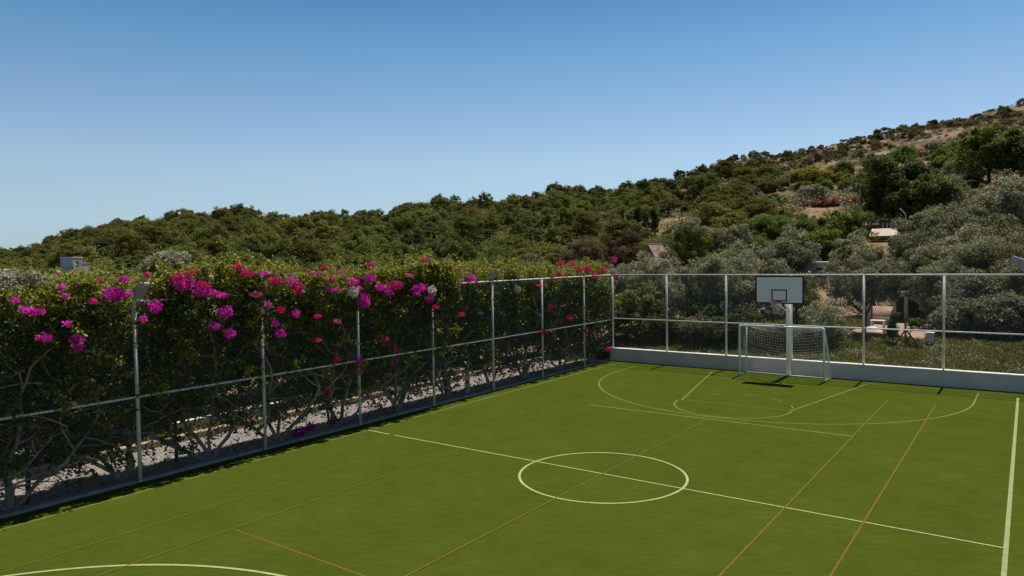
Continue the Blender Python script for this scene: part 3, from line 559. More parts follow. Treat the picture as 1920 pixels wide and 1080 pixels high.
    # a few long sprays leaning out over the turf
    if edges[pi]<4.6:
        for k in range(int(W*2.4)):
            yy=rnd.uniform(y0,min(y1,4.6)); zz_=rnd.uniform(1.5,4.4); pts,rd=wander(rnd,(-8.2-x0,yy-py,zz_),(1.,rnd.uniform(-.7,.7),rnd.uniform(-.1,.5)),rnd.randrange(2,5),.14,.006,.003,.2,-.12)
            MB().tube(pts,rd,4,cap=False).build('spray',MAT['bark'],root); pp=np.array(pts); ii=rg.integers(0,len(pp)-1,64); tt=rg.uniform(0,1,(64,1))
            quadmesh('spray_leaves',leaves(pp[ii]*(1-tt)+pp[ii+1]*tt+rg.normal(0,.07,(64,3)),.075,.052,rg,.3),L['boug' if rnd.random()<.6 else 'bougtop'],root)
    # upright shoots above the top
    shp=[]
    for k in range(int(W*4.2)):
        yy=rnd.uniform(y0+.2,y1-.2)
        if yy>16: continue
        zt=float(htop(yy)); pts,rd=wander(rnd,(rnd.uniform(-8.9,-8.3)-x0,yy-py,zt-.2),(rnd.uniform(-.2,.4),rnd.uniform(-.7,.7),1.1),rnd.randrange(2,7),.12,.006,.003,.25,-.04)
        MB().tube(pts,rd,4,cap=False).build('shoot',MAT['bark'],root)
        for p_ in pts: 
            for j in range(9): shp.append(np.array(p_)+rg.normal(0,.045,3))
    for k in range(int(W*1.1)):
        yy=rnd.uniform(y0+.2,y1-.2)
        if yy>16: continue
        pts,rd=wander(rnd,(rnd.uniform(-8.9,-8.3)-x0,yy-py,float(htop(yy))-.15),(rnd.uniform(-.2,.5),rnd.choice([-1,1])*rnd.uniform(.3,.9),1.3),rnd.randrange(5,9),.13,.008,.003,.12,-.13)
        MB().tube(pts,rd,4,cap=False).build('shoot',MAT['bark'],root)
        for p_ in pts[1:]:
            for j in range(6): shp.append(np.array(p_)+rg.normal(0,.04,3))
    quadmesh('shoot_leaves',leaves(np.array(shp),.065,.04,rg,.2),L['bougtop'],root)
    # blossoms
    fl=[f for f in FL if edges[pi]<=f[1]<edges[pi+1]]
    for (fx,fy,fz,a,b,c) in fl:
        aa=max(a,.07); bb_=max(b,.07); fx+=.04 if not (fy<4.7 and 2.6<fz<3.95) else .12
        nb=int(min(300,26+aa*bb_*5200)); v=rg.normal(size=(nb,3)); v/=np.linalg.norm(v,axis=1,keepdims=True); rr=rg.uniform(.25,1.05,(nb,1))**.6
        sub=(rg.uniform(size=(nb,1))<.8)
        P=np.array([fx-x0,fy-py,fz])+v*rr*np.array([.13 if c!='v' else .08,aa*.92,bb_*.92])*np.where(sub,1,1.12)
        if fz>float(htop(fy))-.12 and fy<16.3:
            zt_=float(htop(fy)); st_=[(-8.45-x0,fy-py-.25,zt_-.35),(-8.4-x0,fy-py-.16,(zt_+fz)/2),(fx-x0,fy-py,fz)]; MB().tube(st_,[.009,.007,.004],4,cap=False).build('flower_stem',MAT['bark'],root)
            sp_=np.array(st_); ii=rg.integers(0,2,26); tt=rg.uniform(0,1,(26,1)); quadmesh('flower_stem_leaves',leaves(sp_[ii]*(1-tt)+sp_[ii+1]*tt+rg.normal(0,.05,(26,3)),.07,.045,rg,.3),L['bougtop'],root)
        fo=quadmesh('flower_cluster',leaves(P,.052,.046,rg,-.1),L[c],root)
    # tiny scattered blooms near the top
    for k in range(int(W*3.2)):
        yy=rg.uniform(y0,y1); zt=float(htop(yy)); f=(-8.2+rg.uniform(-.25,.1),yy,zt-rg.uniform(.0,.75)); c='rprmm'[rg.integers(0,5)]
        if yy>4.7: f=(-8.42,yy,zt-rg.uniform(0,.35)); c='r'
        nb=int(rg.integers(8,26)); P=np.array([f[0]-x0,f[1]-py,f[2]])+rg.normal(0,1,(nb,3))*np.array([.03,.045,.035])
        quadmesh('flower_cluster',leaves(P,.046,.04,rg,-.1),L[c],root)
# ------------------------------------------------------------------ trees beyond the fences
def trunkmesh(rnd,h,r,lean,branches,spread,zb):
    tb=MB(); pts=[Vector((0,0,-.1))]; n=6
    for i in range(1,n+1): pts.append(Vector((lean[0]*i/n+rnd.gauss(0,.05)*h*.2,lean[1]*i/n+rnd.gauss(0,.05)*h*.2,h*i/n)))
    tb.tube(pts,[r*(1-.6*i/n) for i in range(n+1)],8,cap=False)
    for b in range(branches):
        i=rnd.randrange(2,n); a=rnd.uniform(0,6.28); p2,rd=wander(rnd,pts[i],(math.cos(a)*.8,math.sin(a)*.8,1.),6,spread/6,r*.5,.012,.22,.03); tb.tube(p2,rd,6,cap=False)
    return tb
def tree(name,label,cat,x,y,zg,top,rx,mat,leafL,leafW,ncl,per,cr,seed,zbot,group=None,bark='darkbark',flat=.8,bot=-.8,upb=.35,droop=0):
    rnd=random.Random(seed); rg=np.random.default_rng(seed)
    root=empty(name,(x,y,zg),label,cat,group)
    zc=(top+zbot)/2-zg; rz=(top-zbot)/2
    P,O,C_=crownpts(rg,rx*.88,rx*.88,rz*.86,ncl,per,cr,flat,bot,.45)
    P=P+np.array([0,0,zc]); P[:,2]=np.maximum(P[:,2],.03)
    trunkmesh(rnd,max(.5,zc),max(.05,rx*.055),(rnd.uniform(-.2,.2),rnd.uniform(-.2,.2)),9,rx*1.1,zbot).build('trunk',MAT[bark],root,smooth=True)
    quadmesh('crown',leaves(P,leafL,leafW,rg,upb,O,.5,droop),L[mat],root)
    return root
NEAR=[
('green_shrub', 'bushy yellow-green shrub behind the corner post of the far fence', 'shrub', -8.07, 18.7, 3.5, 1.6, 0.7, 'pine', 0.13, 0.07, 60, 150, 0.38),
('green_shrub', 'small low green shrub right behind the corner of the white wall', 'shrub', -9.3, 18.0, 2.7, 1.0, 0.2, 'green', 0.1, 0.06, 30, 130, 0.3),
('olive_tree', 'silvery olive tree rising above the fence just right of the corner', 'olive tree', -8.84, 22, 5.75, 1.8, 1.2, 'greyolive', 0.12, 0.04, 60, 170, 0.4),
('olive_tree', 'dark olive tree behind the second and third fence posts of the far fence', 'olive tree', -5.4, 20, 5.15, 1.8, 0.7, 'greyolive', 0.11, 0.036, 80, 200, 0.42),
('olive_tree', 'widest silvery olive tree directly left of the backboard', 'olive tree', -3.5, 21.2, 5.65, 2.4, 0.8, 'greyolive', 0.11, 0.036, 110, 210, 0.48),
('olive_tree', 'olive tree partly hidden behind the backboard', 'olive tree', -2.15, 20.9, 4.9, 1.15, 1.2, 'greyolive', 0.11, 0.036, 80, 200, 0.42),
('grey_shrub', 'airy grey-leaved shrub just right of the backboard pole', 'shrub', 0.62, 19, 3.0, 1.0, 0.9, 'greyolive', 0.11, 0.036, 36, 110, 0.32),
('grey_shrub', 'low grey-green shrub seen through the right half of the goal', 'shrub', 0.0, 18.6, 1.75, 0.75, 0.8, 'olive', 0.1, 0.036, 22, 110, 0.26),
('olive_tree', 'olive tree with low grey trunk behind the first post right of the goal', 'olive tree', 1.62, 22.6, 4.95, 1.9, 2.35, 'olive', 0.12, 0.038, 80, 200, 0.44),
('olive_tree', 'grey olive tree under the terrace with the pale roof edge', 'olive tree', 0.25, 34, 5.6, 2.0, 2.0, 'greyolive', 0.14, 0.05, 70, 170, 0.5),
('olive_tree', 'grey olive tree behind the stone doorway', 'olive tree', 2.5, 33, 6.4, 2.1, 2.4, 'olive', 0.14, 0.05, 80, 180, 0.5),
('olive_tree', 'olive tree overhanging the stone doorway from the right', 'olive tree', 4.5, 27.5, 4.5, 1.7, 1.3, 'olive', 0.12, 0.04, 80, 190, 0.42),
('olive_tree', 'tall rounded olive tree between the last two fence posts in view', 'olive tree', 4.9, 31, 6.3, 2.3, 2.0, 'greyolive', 0.13, 0.045, 90, 190, 0.52),
('olive_tree', 'tallest olive tree behind the fence near the right edge of the view', 'olive tree', 7.0, 29.5, 6.5, 2.5, 1.4, 'olive', 0.13, 0.045, 100, 190, 0.55),
('olive_tree', 'dark olive tree with foliage down to the grass bank behind the rightmost post', 'olive tree', 6.1, 25.3, 4.3, 1.9, 1.15, 'olive', 0.12, 0.05, 80, 190, 0.45),
('olive_tree', 'olive tree cut by the right edge behind the floodlight', 'olive tree', 8.1, 24.8, 4.95, 1.7, 1.1, 'olive', 0.12, 0.04, 80, 190, 0.44),
('silver_shrub', 'small silvery shrub poking above the fence corner', 'shrub', -10.4, 20.6, 4.75, 0.95, 2.8, 'silver', 0.11, 0.04, 26, 110, 0.3),
('grey_shrub', 'silvery shrub in front of the tiled house wall', 'shrub', -13.7, 33.6, 5.2, 1.8, 1.5, 'silver', 0.13, 0.05, 50, 110, 0.4),
('wispy_shrub', 'wispy silver shrub standing taller than the hedge behind the nearest floodlight', 'shrub', -9.4, -4.75, 5.35, 0.62, 4.2, 'silver', 0.085, 0.032, 40, 110, 0.2),
('wispy_shrub', 'pale silver shrub behind the top of the hedge at the far left', 'shrub', -8.95, -8.25, 4.86, 0.8, 4.1, 'silver', 0.085, 0.03, 46, 80, 0.18),
('cypress_oak', 'big dark evergreen tree with a rounded top on the right hillside', 'tree', -4.1, 73, 15.8, 3.7, 5.0, 'dark', 0.3, 0.17, 110, 130, 0.9),
('cypress_oak', 'shorter dark evergreen tree close beside the big one on the hillside', 'tree', -0.9, 69.4, 12.9, 2.9, 4.6, 'dark', 0.3, 0.17, 90, 120, 0.8),
('tall_tree', 'tall airy tree with bright green top near the right end of the hill', 'tree', 3.6, 95.8, 21.7, 4.2, 12.0, 'green', 0.34, 0.19, 70, 110, 1.0),
('tall_tree', 'airy green tree right of the tall one, cut by the right edge', 'tree', 7.6, 94, 20.6, 3.6, 12.0, 'pine', 0.34, 0.19, 60, 110, 1.0),
('olive_tree', 'pale olive tree high on the slope at the right edge of the view', 'olive tree', 6.6, 55.8, 11.2, 2.7, 5.5, 'greyolive', 0.22, 0.09, 70, 150, 0.7),
('olive_tree', 'grey olive tree on the slope below the pale one at the right edge', 'olive tree', 3.8, 51.7, 8.9, 2.8, 3.5, 'olive', 0.2, 0.08, 70, 150, 0.7),
('olive_tree', 'dark olive tree on the slope right of the terrace lamp', 'olive tree', 0.9, 57, 8.8, 2.5, 4.2, 'olive', 0.2, 0.08, 70, 150, 0.7),
('green_bush', 'fresh green bush at the left end of the red hedge terrace', 'bush', -13.9, 60.8, 9.3, 2.5, 4.5, 'green', 0.2, 0.11, 60, 120, 0.6),
('green_bush', 'bright green bush under the middle of the red hedge terrace', 'bush', -10.4, 59.6, 9.0, 2.6, 4.5, 'green', 0.2, 0.11, 60, 120, 0.6),
('green_bush', 'bright green bush under the right end of the red hedge terrace', 'bush', -6.5, 59.4, 9.5, 2.9, 4.5, 'green', 0.2, 0.11, 60, 120, 0.6),
('green_bush', 'leafy green bush in front of the terrace with the lamp', 'bush', -7.0, 50.3, 7.2, 2.6, 2.4, 'green', 0.18, 0.1, 60, 120, 0.6),
('dry_bush', 'brown dry bush above the fence corner, left of two others', 'bush', -19.5, 33.5, 6.7, 2.0, 2.5, 'dry', 0.2, 0.06, 60, 110, 0.5),
('dry_bush', 'brown dry bush in the middle of three above the fence corner', 'bush', -18.6, 37.3, 7.2, 2.1, 2.5, 'dry', 0.2, 0.06, 60, 110, 0.5),
('dry_bush', 'brown dry bush nearest the tiled roof above the fence corner', 'bush', -16.9, 40.0, 6.3, 2.0, 2.5, 'dry', 0.2, 0.06, 60, 110, 0.5),
('yellow_bush', 'yellow-blossoming bush high on the right hillside', 'bush', -21.9, 112.4, 19.6, 3.3, 14.0, 'yellow', 0.34, 0.18, 60, 100, 0.9),
('round_bush', 'soft round green bush just above the hedge left of its middle', 'bush', -38.7, 23.7, 5.1, 1.3, 1.2, 'green', 0.18, 0.07, 50, 120, 0.45),
('round_bush', 'large soft green bush above the start of the bare top rail', 'bush', -21.1, 24.1, 5.75, 2.3, 1.5, 'pine', 0.2, 0.06, 90, 150, 0.6),
('round_bush', 'smaller soft green bush left of the large one above the top rail', 'bush', -20.6, 20.5, 5.2, 1.5, 1.0, 'green', 0.16, 0.06, 60, 140, 0.5),
('olive_tree', 'dark tree behind the hedge left of the fence corner', 'olive tree', -12.4, 20.5, 4.9, 1.7, 1.0, 'dark', 0.14, 0.06, 60, 150, 0.45),
('olive_tree', 'dark tree behind the hedge farther left of the fence corner', 'olive tree', -16, 20.9, 5.3, 1.6, 1.0, 'olive', 0.14, 0.06, 60, 150, 0.45),
('green_bush', 'yellow-green bush right behind the small grey building', 'bush', -3.0, 46.5, 5.8, 1.7, 1.6, 'green', 0.16, 0.09, 60, 120, 0.5),
('olive_tree', 'olive tree left of the small grey building', 'olive tree', -7.3, 43.9, 6.6, 2.3, 1.8, 'olive', 0.16, 0.07, 70, 140, 0.55),
('olive_tree', 'round olive tree on the rise above the tiled roof', 'olive tree', -14.8, 52.1, 7.9, 2.6, 2.6, 'olive', 0.18, 0.08, 70, 140, 0.6),
('olive_tree', 'olive tree on the rise farther left above the tiled roof', 'olive tree', -18.7, 52.8, 8.6, 2.7, 2.6, 'greyolive', 0.18, 0.08, 70, 140, 0.6),
('olive_tree', 'small grey olive tree left of the terrace', 'olive tree', -3.5, 46.8, 6.6, 1.6, 2.0, 'greyolive', 0.16, 0.06, 50, 130, 0.5),
('dark_shrub', 'low dark shrub filling the gap under the trees in the second bay from the corner', 'shrub', -4.3, 19.3, 2.9, 1.4, 0.7, 'dark', 0.12, 0.06, 60, 110, 0.4),
('dark_shrub', 'dark shrub under the trees left of the goal', 'shrub', -2.3, 19.9, 3.1, 1.3, 0.8, 'olive', 0.12, 0.06, 60, 110, 0.4),
('dark_shrub', 'dark shrub under the olive tree left of the rightmost fence post', 'shrub', 5.6, 22.6, 2.9, 1.2, 1.1, 'olive', 0.12, 0.06, 60, 110, 0.4),
('dark_shrub', 'dark shrub right of the rightmost fence post', 'shrub', 7.3, 22.4, 3.2, 1.4, 1.1, 'olive', 0.12, 0.06, 60, 110, 0.4),
('dark_shrub', 'dark shrub at the right edge under the floodlight', 'shrub', 9.4, 23, 3.4, 1.5, 1.1, 'olive', 0.12, 0.06, 60, 110, 0.4),
('dark_shrub', 'dark tree crown filling the space behind the backboard', 'shrub', -2.6, 25.5, 3.6, 1.9, 1.1, 'dark', 0.14, 0.07, 80, 120, 0.5),
('dark_shrub', 'dark tree crown behind the olives in the first bay from the corner', 'shrub', -7.2, 25.5, 4.5, 2.4, 1.0, 'dark', 0.14, 0.07, 80, 120, 0.5),
('dark_shrub', 'dark tree crown behind the doorway', 'shrub', 3.6, 36, 4.3, 2.4, 1.0, 'dark', 0.14, 0.07, 80, 120, 0.5),
('dark_shrub', 'dark shrub farthest left behind the hedge', 'shrub', -12.9, -12.5, 3.4, 1.9, -0.1, 'dark', 0.14, 0.08, 70, 170, 0.55),
('dark_shrub', 'second dark shrub from the left behind the hedge', 'shrub', -13.0, -9.2, 3.6, 2.0, -0.1, 'dark', 0.14, 0.08, 70, 170, 0.55),
('dark_shrub', 'dark shrub behind the hedge left of the nearest fence post', 'shrub', -12.6, -6.2, 3.5, 1.9, -0.1, 'dark', 0.14, 0.08, 70, 170, 0.55),
('dark_shrub', 'dark shrub behind the hedge right of the nearest fence post', 'shrub', -13.6, -3.6, 3.7, 1.8, -0.1, 'dark', 0.14, 0.08, 70, 170, 0.55),
('dark_shrub', 'dark shrub behind the hedge at the grass strip', 'shrub', -15.6, -0.2, 3.0, 1.7, -0.1, 'dark', 0.14, 0.08, 70, 170, 0.55),
('dark_shrub', 'dark shrub behind the hedge beyond the sunlit paving', 'shrub', -13.8, 3.6, 3.6, 1.9, -0.1, 'dark', 0.14, 0.08, 70, 170, 0.55),
('dark_shrub', 'dark shrub behind the hedge near the garden lamp post', 'shrub', -14.2, 6.9, 3.4, 1.9, -0.1, 'dark', 0.14, 0.08, 70, 170, 0.55),
('dark_shrub', 'dark shrub behind the hedge right of the garden lamp post', 'shrub', -15.2, 10.2, 3.8, 2.1, -0.1, 'dark', 0.14, 0.08, 70, 170, 0.55),
('dark_shrub', 'dark shrub beside the far end of the pink path', 'shrub', -13.9, 13.6, 3.7, 1.9, -0.1, 'dark', 0.14, 0.08, 70, 170, 0.55),
('dark_shrub', 'dark shrub against the low beige wall', 'shrub', -12.2, 16.6, 3.6, 1.5, -0.1, 'dark', 0.14, 0.08, 70, 170, 0.55),
('dark_shrub', 'dark shrub beyond the paths at the far left', 'shrub', -18.5, -15.5, 3.8, 2.3, -0.1, 'dark', 0.14, 0.08, 70, 170, 0.55),
('dark_shrub', 'first shrub from the left in the back row beyond the second path', 'shrub', -15.809628298326487, -13.2, 3.5442292252959517, 1.75, -0.2, 'olive', 0.15, 0.085, 60, 130, 0.5),
('dark_shrub', 'second shrub from the left in the back row beyond the second path', 'shrub', -15.704035866761537, -10.85, 3.6039200385961943, 1.75, -0.2, 'dark', 0.15, 0.085, 60, 130, 0.5),
('dark_shrub', 'third shrub from the left in the back row beyond the second path', 'shrub', -15.499423756713556, -8.5, 3.065528859239813, 1.75, -0.2, 'dark', 0.15, 0.085, 60, 130, 0.5),
('dark_shrub', 'fourth shrub from the left in the back row beyond the second path', 'shrub', -15.9894656067561, -6.149999999999999, 3.83746908209646, 1.75, -0.2, 'olive', 0.15, 0.085, 60, 130, 0.5),
('dark_shrub', 'fifth shrub from the left in the back row beyond the second path', 'shrub', -15.792516788537593, -3.799999999999999, 3.2343309610466964, 1.75, -0.2, 'dark', 0.15, 0.085, 60, 130, 0.5),
('dark_shrub', 'sixth shrub from the left in the back row beyond the second path', 'shrub', -15.20348413159163, -1.4499999999999993, 3.470263507522448, 1.75, -0.2, 'dark', 0.15, 0.085, 60, 130, 0.5),
('dark_shrub', 'seventh shrub from the left in the back row beyond the second path', 'shrub', -15.33083083898049, 0.9000000000000021, 3.4763532086993347, 1.75, -0.2, 'olive', 0.15, 0.085, 60, 130, 0.5),
('dark_shrub', 'eighth shrub from the left in the back row beyond the second path', 'shrub', -15.48874548756467, 3.25, 3.150616424023524, 1.75, -0.2, 'dark', 0.15, 0.085, 60, 130, 0.5),
('dark_shrub', 'ninth shrub from the left in the back row beyond the second path', 'shrub', -15.49211147337185, 5.600000000000001, 3.868045307143297, 1.75, -0.2, 'dark', 0.15, 0.085, 60, 130, 0.5),
('dark_shrub', 'tenth shrub from the left in the back row beyond the second path', 'shrub', -15.581455031693359, 7.950000000000003, 3.7412518562014903, 1.75, -0.2, 'olive', 0.15, 0.085, 60, 130, 0.5),
('dark_shrub', 'eleventh shrub from the left in the back row beyond the second path', 'shrub', -15.462870819704326, 10.3, 3.0640314382269973, 1.75, -0.2, 'dark', 0.15, 0.085, 60, 130, 0.5),
('dark_shrub', 'twelfth shrub from the left in the back row beyond the second path', 'shrub', -15.393415802970546, 12.650000000000002, 3.5910995829313177, 1.75, -0.2, 'dark', 0.15, 0.085, 60, 130, 0.5),
('dark_shrub', 'low dark shrub against the wall in the first bay from the corner', 'shrub', -6.6, 18.1, 2.3, 1.0, 0.5, 'pine', 0.11, 0.05, 50, 110, 0.35),
('dark_shrub', 'low dark shrub against the wall in the second bay from the corner', 'shrub', -4.5, 18.2, 2.2, 1.1, 0.5, 'olive', 0.11, 0.05, 50, 110, 0.35),
('dark_shrub', 'low dark shrub against the wall left of the goal', 'shrub', -2.9, 18.3, 2.3, 1.1, 0.5, 'dark', 0.11, 0.05, 50, 110, 0.35),
('dark_shrub', 'low shrub behind the left half of the goal', 'shrub', -1.4, 18.2, 2.0, 0.9, 0.5, 'dark', 0.11, 0.05, 50, 110, 0.35)]
for i,(name,label,cat,x,y,top,rx,zbot,mat,ll,lw,ncl,per,cr) in enumerate(NEAR):
    zg=float(slopez(x,y)) if 16<y<32 and x>-10 else float(terr(x,y))
    tree(name,label,cat,x,y,zg,top,rx,mat,ll*.95,lw,ncl,int(per*2.0),cr,900+i,max(zg+.0,zbot))
# ------------------------------------------------------------------ small buildings and garden objects
def bld(name,label,cat,loc,rz=0,group=None): return empty(name,loc,label,cat,group,rz)
dw=bld('stone_doorway','grey stone doorway with a dark door between the olive trees','doorway',(2.18,30,1.05))
d=MB(); d.box((-.36,-.2,0),(-.2,.2,1.75)); d.box((.2,-.2,0),(.36,.2,1.75)); d.box((-.36,-.2,1.5),(.36,.2,1.78)); d.build('surround',MAT['render'],dw,bevel=.01)
MB().box((-.2,.02,0),(.2,.08,1.5)).build('door',MAT['door'],dw); MB().box((-.2,-.12,0),(-.14,.01,1.5)).build('jamb',MAT['wood'],dw)
MB().box((-.45,-.5,-.1),(.55,.2,.05)).build('step',MAT['stone'],dw,bevel=.01)
pl_=bld('stone_pillar','beige stone pillar beside the olive trunk right of the goal','pillar',(1.22,26,1.05))
MB().box((-.19,-.19,0),(.15,.19,1.5)).build('shaft',MAT['stone'],pl_,bevel=.02); MB().box((-.22,-.22,1.5),(.2,.22,1.6)).build('cap',MAT['whitestone'],pl_,bevel=.01); MB().box((.15,-.17,0),(.20,.17,1.48)).build('edge_board',MAT['wood'],pl_)
lr=bld('low_tiled_roof','low sunlit roof of pinkish tiles between the pillar and the doorway','roof',(1.42,28.6,1.05))
MB().box((-.42,-.5,0),(.42,.6,.50)).build('wall',MAT['render'],lr)
rf=MB()
for k in range(11):
    xx=-.50+k*.10
    rf.tube([(xx,-.75,.50),(xx,.4,.98)],.042,8)
rf.add([(-.5,-.72,.485),(.5,-.72,.485),(.5,.4,.965),(-.5,.4,.965)],[(0,1,2,3)]); rf.build('roof_tiles',MAT['terracotta'],lr,smooth=True)
MB().box((-.52,-.80,.43),(.52,-.755,.50)).build('eaves_board',MAT['whitestone'],lr)
tb=bld('garden_table','white garden table standing in front of the low tiled roof','table',(1.78,25.4,1.12))
MB().box((-.32,-.25,.42),(.32,.25,.47)).build('tabletop',MAT['whitestone'],tb,bevel=.01)
for a in (-.27,.27):
    for b in (-.2,.2): MB().box((a-.03,b-.03,0),(a+.03,b+.03,.42)).build('leg',MAT['whitestone'],tb)
pot=bld('white_rock','rough white stone on the ground in front of the garden table','stone',(1.75,24.2,1.14))
mb=MB(); rnd=random.Random(4); mb.tube([(0,0,-.05),(0,0,.05),(.02,0,.17),(.03,.01,.24)],[.42,.40,.27,.08],9); mb.build('boulder',MAT['whitestone'],pot)
st=bld('tree_stakes','red-brown wooden tripod of tree stakes on the grass bank','stakes',(3.70,19.7,1.02))
MB().tube([(0,0,-.05),(0,0,.95)],.042,7).build('stake',MAT['wood'],st)
MB().tube([(-.42,-.05,-.02),(-.03,0,.62)],.036,7).build('brace',MAT['wood'],st); MB().tube([(.50,-.05,-.02),(.05,0,.64)],.036,7).build('brace',MAT['wood'],st); MB().tube([(.05,.55,-.02),(0,.05,.55)],.036,7).build('brace',MAT['wood'],st)
wb=bld('concrete_block','small grey block on the ground right of the tree stakes','block',(4.55,20.2,1.12))
MB().box((-.13,-.13,0),(.13,.13,.42)).build('body',MAT['render'],wb,bevel=.015); MB().box((-.16,-.16,.42),(.16,.16,.47)).build('lid',MAT['whitestone'],wb,bevel=.01)
rg=np.random.default_rng(77)
sp=empty('sapling',(3.22,19.8,1.08),'slim dark green sapling left of the tree stakes','sapling')
MB().tube([(0,0,-.05),(.03,0,.6),(0,.02,1.25)],[.03,.02,.008],7).build('trunk',MAT['darkbark'],sp)
P,O,_=crownpts(rg,.22,.22,.62,26,70,.13,1.,-1,.2); quadmesh('crown',leaves(P+np.array([0,0,.66]),.10,.05,rg,.2,O,.4),L['dark'],sp)
sp=empty('sapling',(3.95,20.0,1.08),'small bright green sapling tied to the tree stakes','sapling')
MB().tube([(-.2,-.1,-.05),(-.1,0,.5),(0,.02,.9)],[.025,.018,.008],7).build('trunk',MAT['darkbark'],sp)
P,O,_=crownpts(rg,.42,.25,.2,18,50,.12,1.,-1,.2); quadmesh('crown',leaves(P+np.array([.12,0,.85]),.10,.05,rg,.2,O,.4),L['green'],sp)
# small grey building above the backboard
gb=bld('small_building','small grey flat-roofed building just right above the backboard','building',(-5.45,44.3,1.3),R(8))
MB().box((-.75,-.9,-1),(.75,.9,2.95)).build('wall',MAT['render'],gb,bevel=.02)
MB().box((-.85,-1.0,2.95),(.85,1.0,3.07)).build('roof',MAT['whitestone'],gb,bevel=.02)
MB().box((.15,-.935,2.0),(.5,-.902,2.6)).build('window',MAT['door'],gb)
# tiled roof by the brown bushes
hr=bld('tiled_house','small house with a weathered tiled roof half hidden by silvery leaves','house',(-15.2,36.6,1.0),R(-25)); hr.scale=(.66,.7,.95)
MB().box((-.75,-.9,0),(.75,.9,4.1)).build('wall',MAT['render'],hr)
rf=MB(); rf.prism([(-.95,4.0),(-.3,5.05),(1.0,4.0),(1.0,4.12),(-.3,5.2),(-.95,4.12)],1,-1.0,1.0); rf.build('roof',MAT['terracotta'],hr); MB().box((-.4,-1.05,5.13),(-.2,1.0,5.25)).build('ridge_cap',MAT['whitestone'],hr)
# terrace
tz=float(terr(-5.1,75)); print('terrace ground',tz,'tiled',float(terr(-15.2,36.6)))
te=bld('terrace','pale sunlit terrace edge with a dark wall behind it on the slope','terrace',(-3.3,65.0,6.95)); te.scale=(.9,.9,.9)
MB().box((-1.75,.15,-2.2),(1.75,1.6,.35)).build('platform',MAT['stone'],te); MB().prism([(-1.7,-.42),(.1,.42),(.1,.50),(-1.7,-.34)],0,-1.8,1.75).build('sloping_roof',MAT['palepink'],te)
MB().box((-2.2,1.6,-2),(2.6,1.8,1.35)).build('back_wall',MAT['darkwall'],te)
for k in range(7): MB().box((-.9+k*.42,1.2,.35),(-.85+k*.42,1.25,1.15)).build('post',MAT['paint'],te)
MB().box((-2.0,1.3,1.0),(-1.3,1.5,1.15)).build('canopy',MAT['whitestone'],te)
sl_=bld('street_lamp','thin lamp post with a bent arm at the right end of the terrace','street lamp',(-1.85,64.4,6.9)); sl_.scale=(.6,.6,.75)
MB().tube([(0,0,-1),(0,0,2.2),(-.12,0,2.45),(-.6,0,2.95)],.045,8).build('pole',MAT['paint'],sl_); MB().tube([(-.55,0,2.92),(-.85,0,3.12)],[.05,.08],8).build('lamp_head',MAT['paint'],sl_)
# red hedge wall on the right hill
pw=bld('terrace_wall','low dark terrace wall high on the slope under the red hedge','wall',(-15.2,91.5,11.1),R(-13))
MB().box((-4.3,-.3,-3),(4.3,.3,.55)).build('wall',MAT['darkwall'],pw)
rh=empty('red_hedge',(-15.2,91.3,11.65),'long faded red flowering hedge on the terrace wall of the right hillside','hedge',rz=R(-13))
k=5200; P=np.stack([rg.uniform(-4.3,4.3,k),rg.normal(0,.35,k),rg.uniform(0,1,k)],1); P[:,2]*=(.55+.45*vn(P[:,0]*3,P[:,0],1.))*1.1; P[:,2]+=.03
quadmesh('flowers',leaves(P,.26,.18,rg,.3),L['faded'],rh)
MB().tube([(-4,0,0),(-1,.1,.2),(2,0,.15),(4,0,.1)],.08,6).build('stem',MAT['darkbark'],rh)
# white house on the left hill
wh=bld('white_house','pale blue-white house corner showing through the trees of the left hill','house',(-93.6,28.2,3.4),R(20)); wh.scale=(.56,.56,.6)
MB().box((-1.8,-2.1,0),(1.8,.6,4.4)).build('wall',MAT['houseblue'],wh); MB().box((-1.9,.6,0),(1.6,2.6,3.2)).build('wing',MAT['houseblue'],wh)
MB().box((-1.9,-2.2,4.4),(1.9,.7,4.55)).build('parapet',MAT['whitestone'],wh); MB().box((-2.0,.6,3.2),(1.7,2.7,3.33)).build('parapet',MAT['whitestone'],wh)
MB().box((1.79,-1.2,2.6),(1.83,-.5,3.6)).build('window',MAT['door'],wh)
# ------------------------------------------------------------------ hill vegetation
def proto(kind,seed,rx,rz,mat,ll,lw,ncl,per,cr,flat,bot=-.35,trunk=True):
    rg=np.random.default_rng(seed); P,O,C_=crownpts(rg,rx*.85,rx*.85,rz*.85,ncl,per,cr,flat,bot,.5); P[:,2]+=rz*.62; P[:,2]=np.maximum(P[:,2],-.4)
    Q=leaves(P,ll,lw,rg,.35,O,.55)
    o=quadmesh(kind,Q,L[mat]); 
    return o
def place(proto_list,x,y,z,s,rnd,name,label,cat,group,first):
    p=rnd.choice(proto_list); o=p.copy(); COL.objects.link(o); o.name=name; o.location=(x,y,z); o.rotation_euler=(0,0,rnd.uniform(0,6.28)); o.scale=(s*rnd.uniform(.7,1.3),s*rnd.uniform(.7,1.3),s*rnd.uniform(.7,1.15)); o.rotation_euler[0]=rnd.uniform(-.12,.12); o.rotation_euler[1]=rnd.uniform(-.12,.12)
    tag(o,label,cat,group); return o
PIN=[proto('pine_tree',1,3.3,2.9,'pine',.27,.12,80,150,.72,.65),proto('pine_tree',2,3.0,3.1,'pine',.27,.12,84,145,.66,.7),proto('pine_tree',3,3.7,2.6,'pine',.27,.12,90,145,.7,.6),proto('pine_tree',4,2.8,3.2,'pine',.26,.11,76,145,.6,.75)]
DRK=[proto('evergreen_tree',11,2.7,2.3,'dark',.26,.14,60,150,.6,.7),proto('evergreen_tree',12,2.4,2.4,'dark',.25,.13,56,150,.55,.8)]
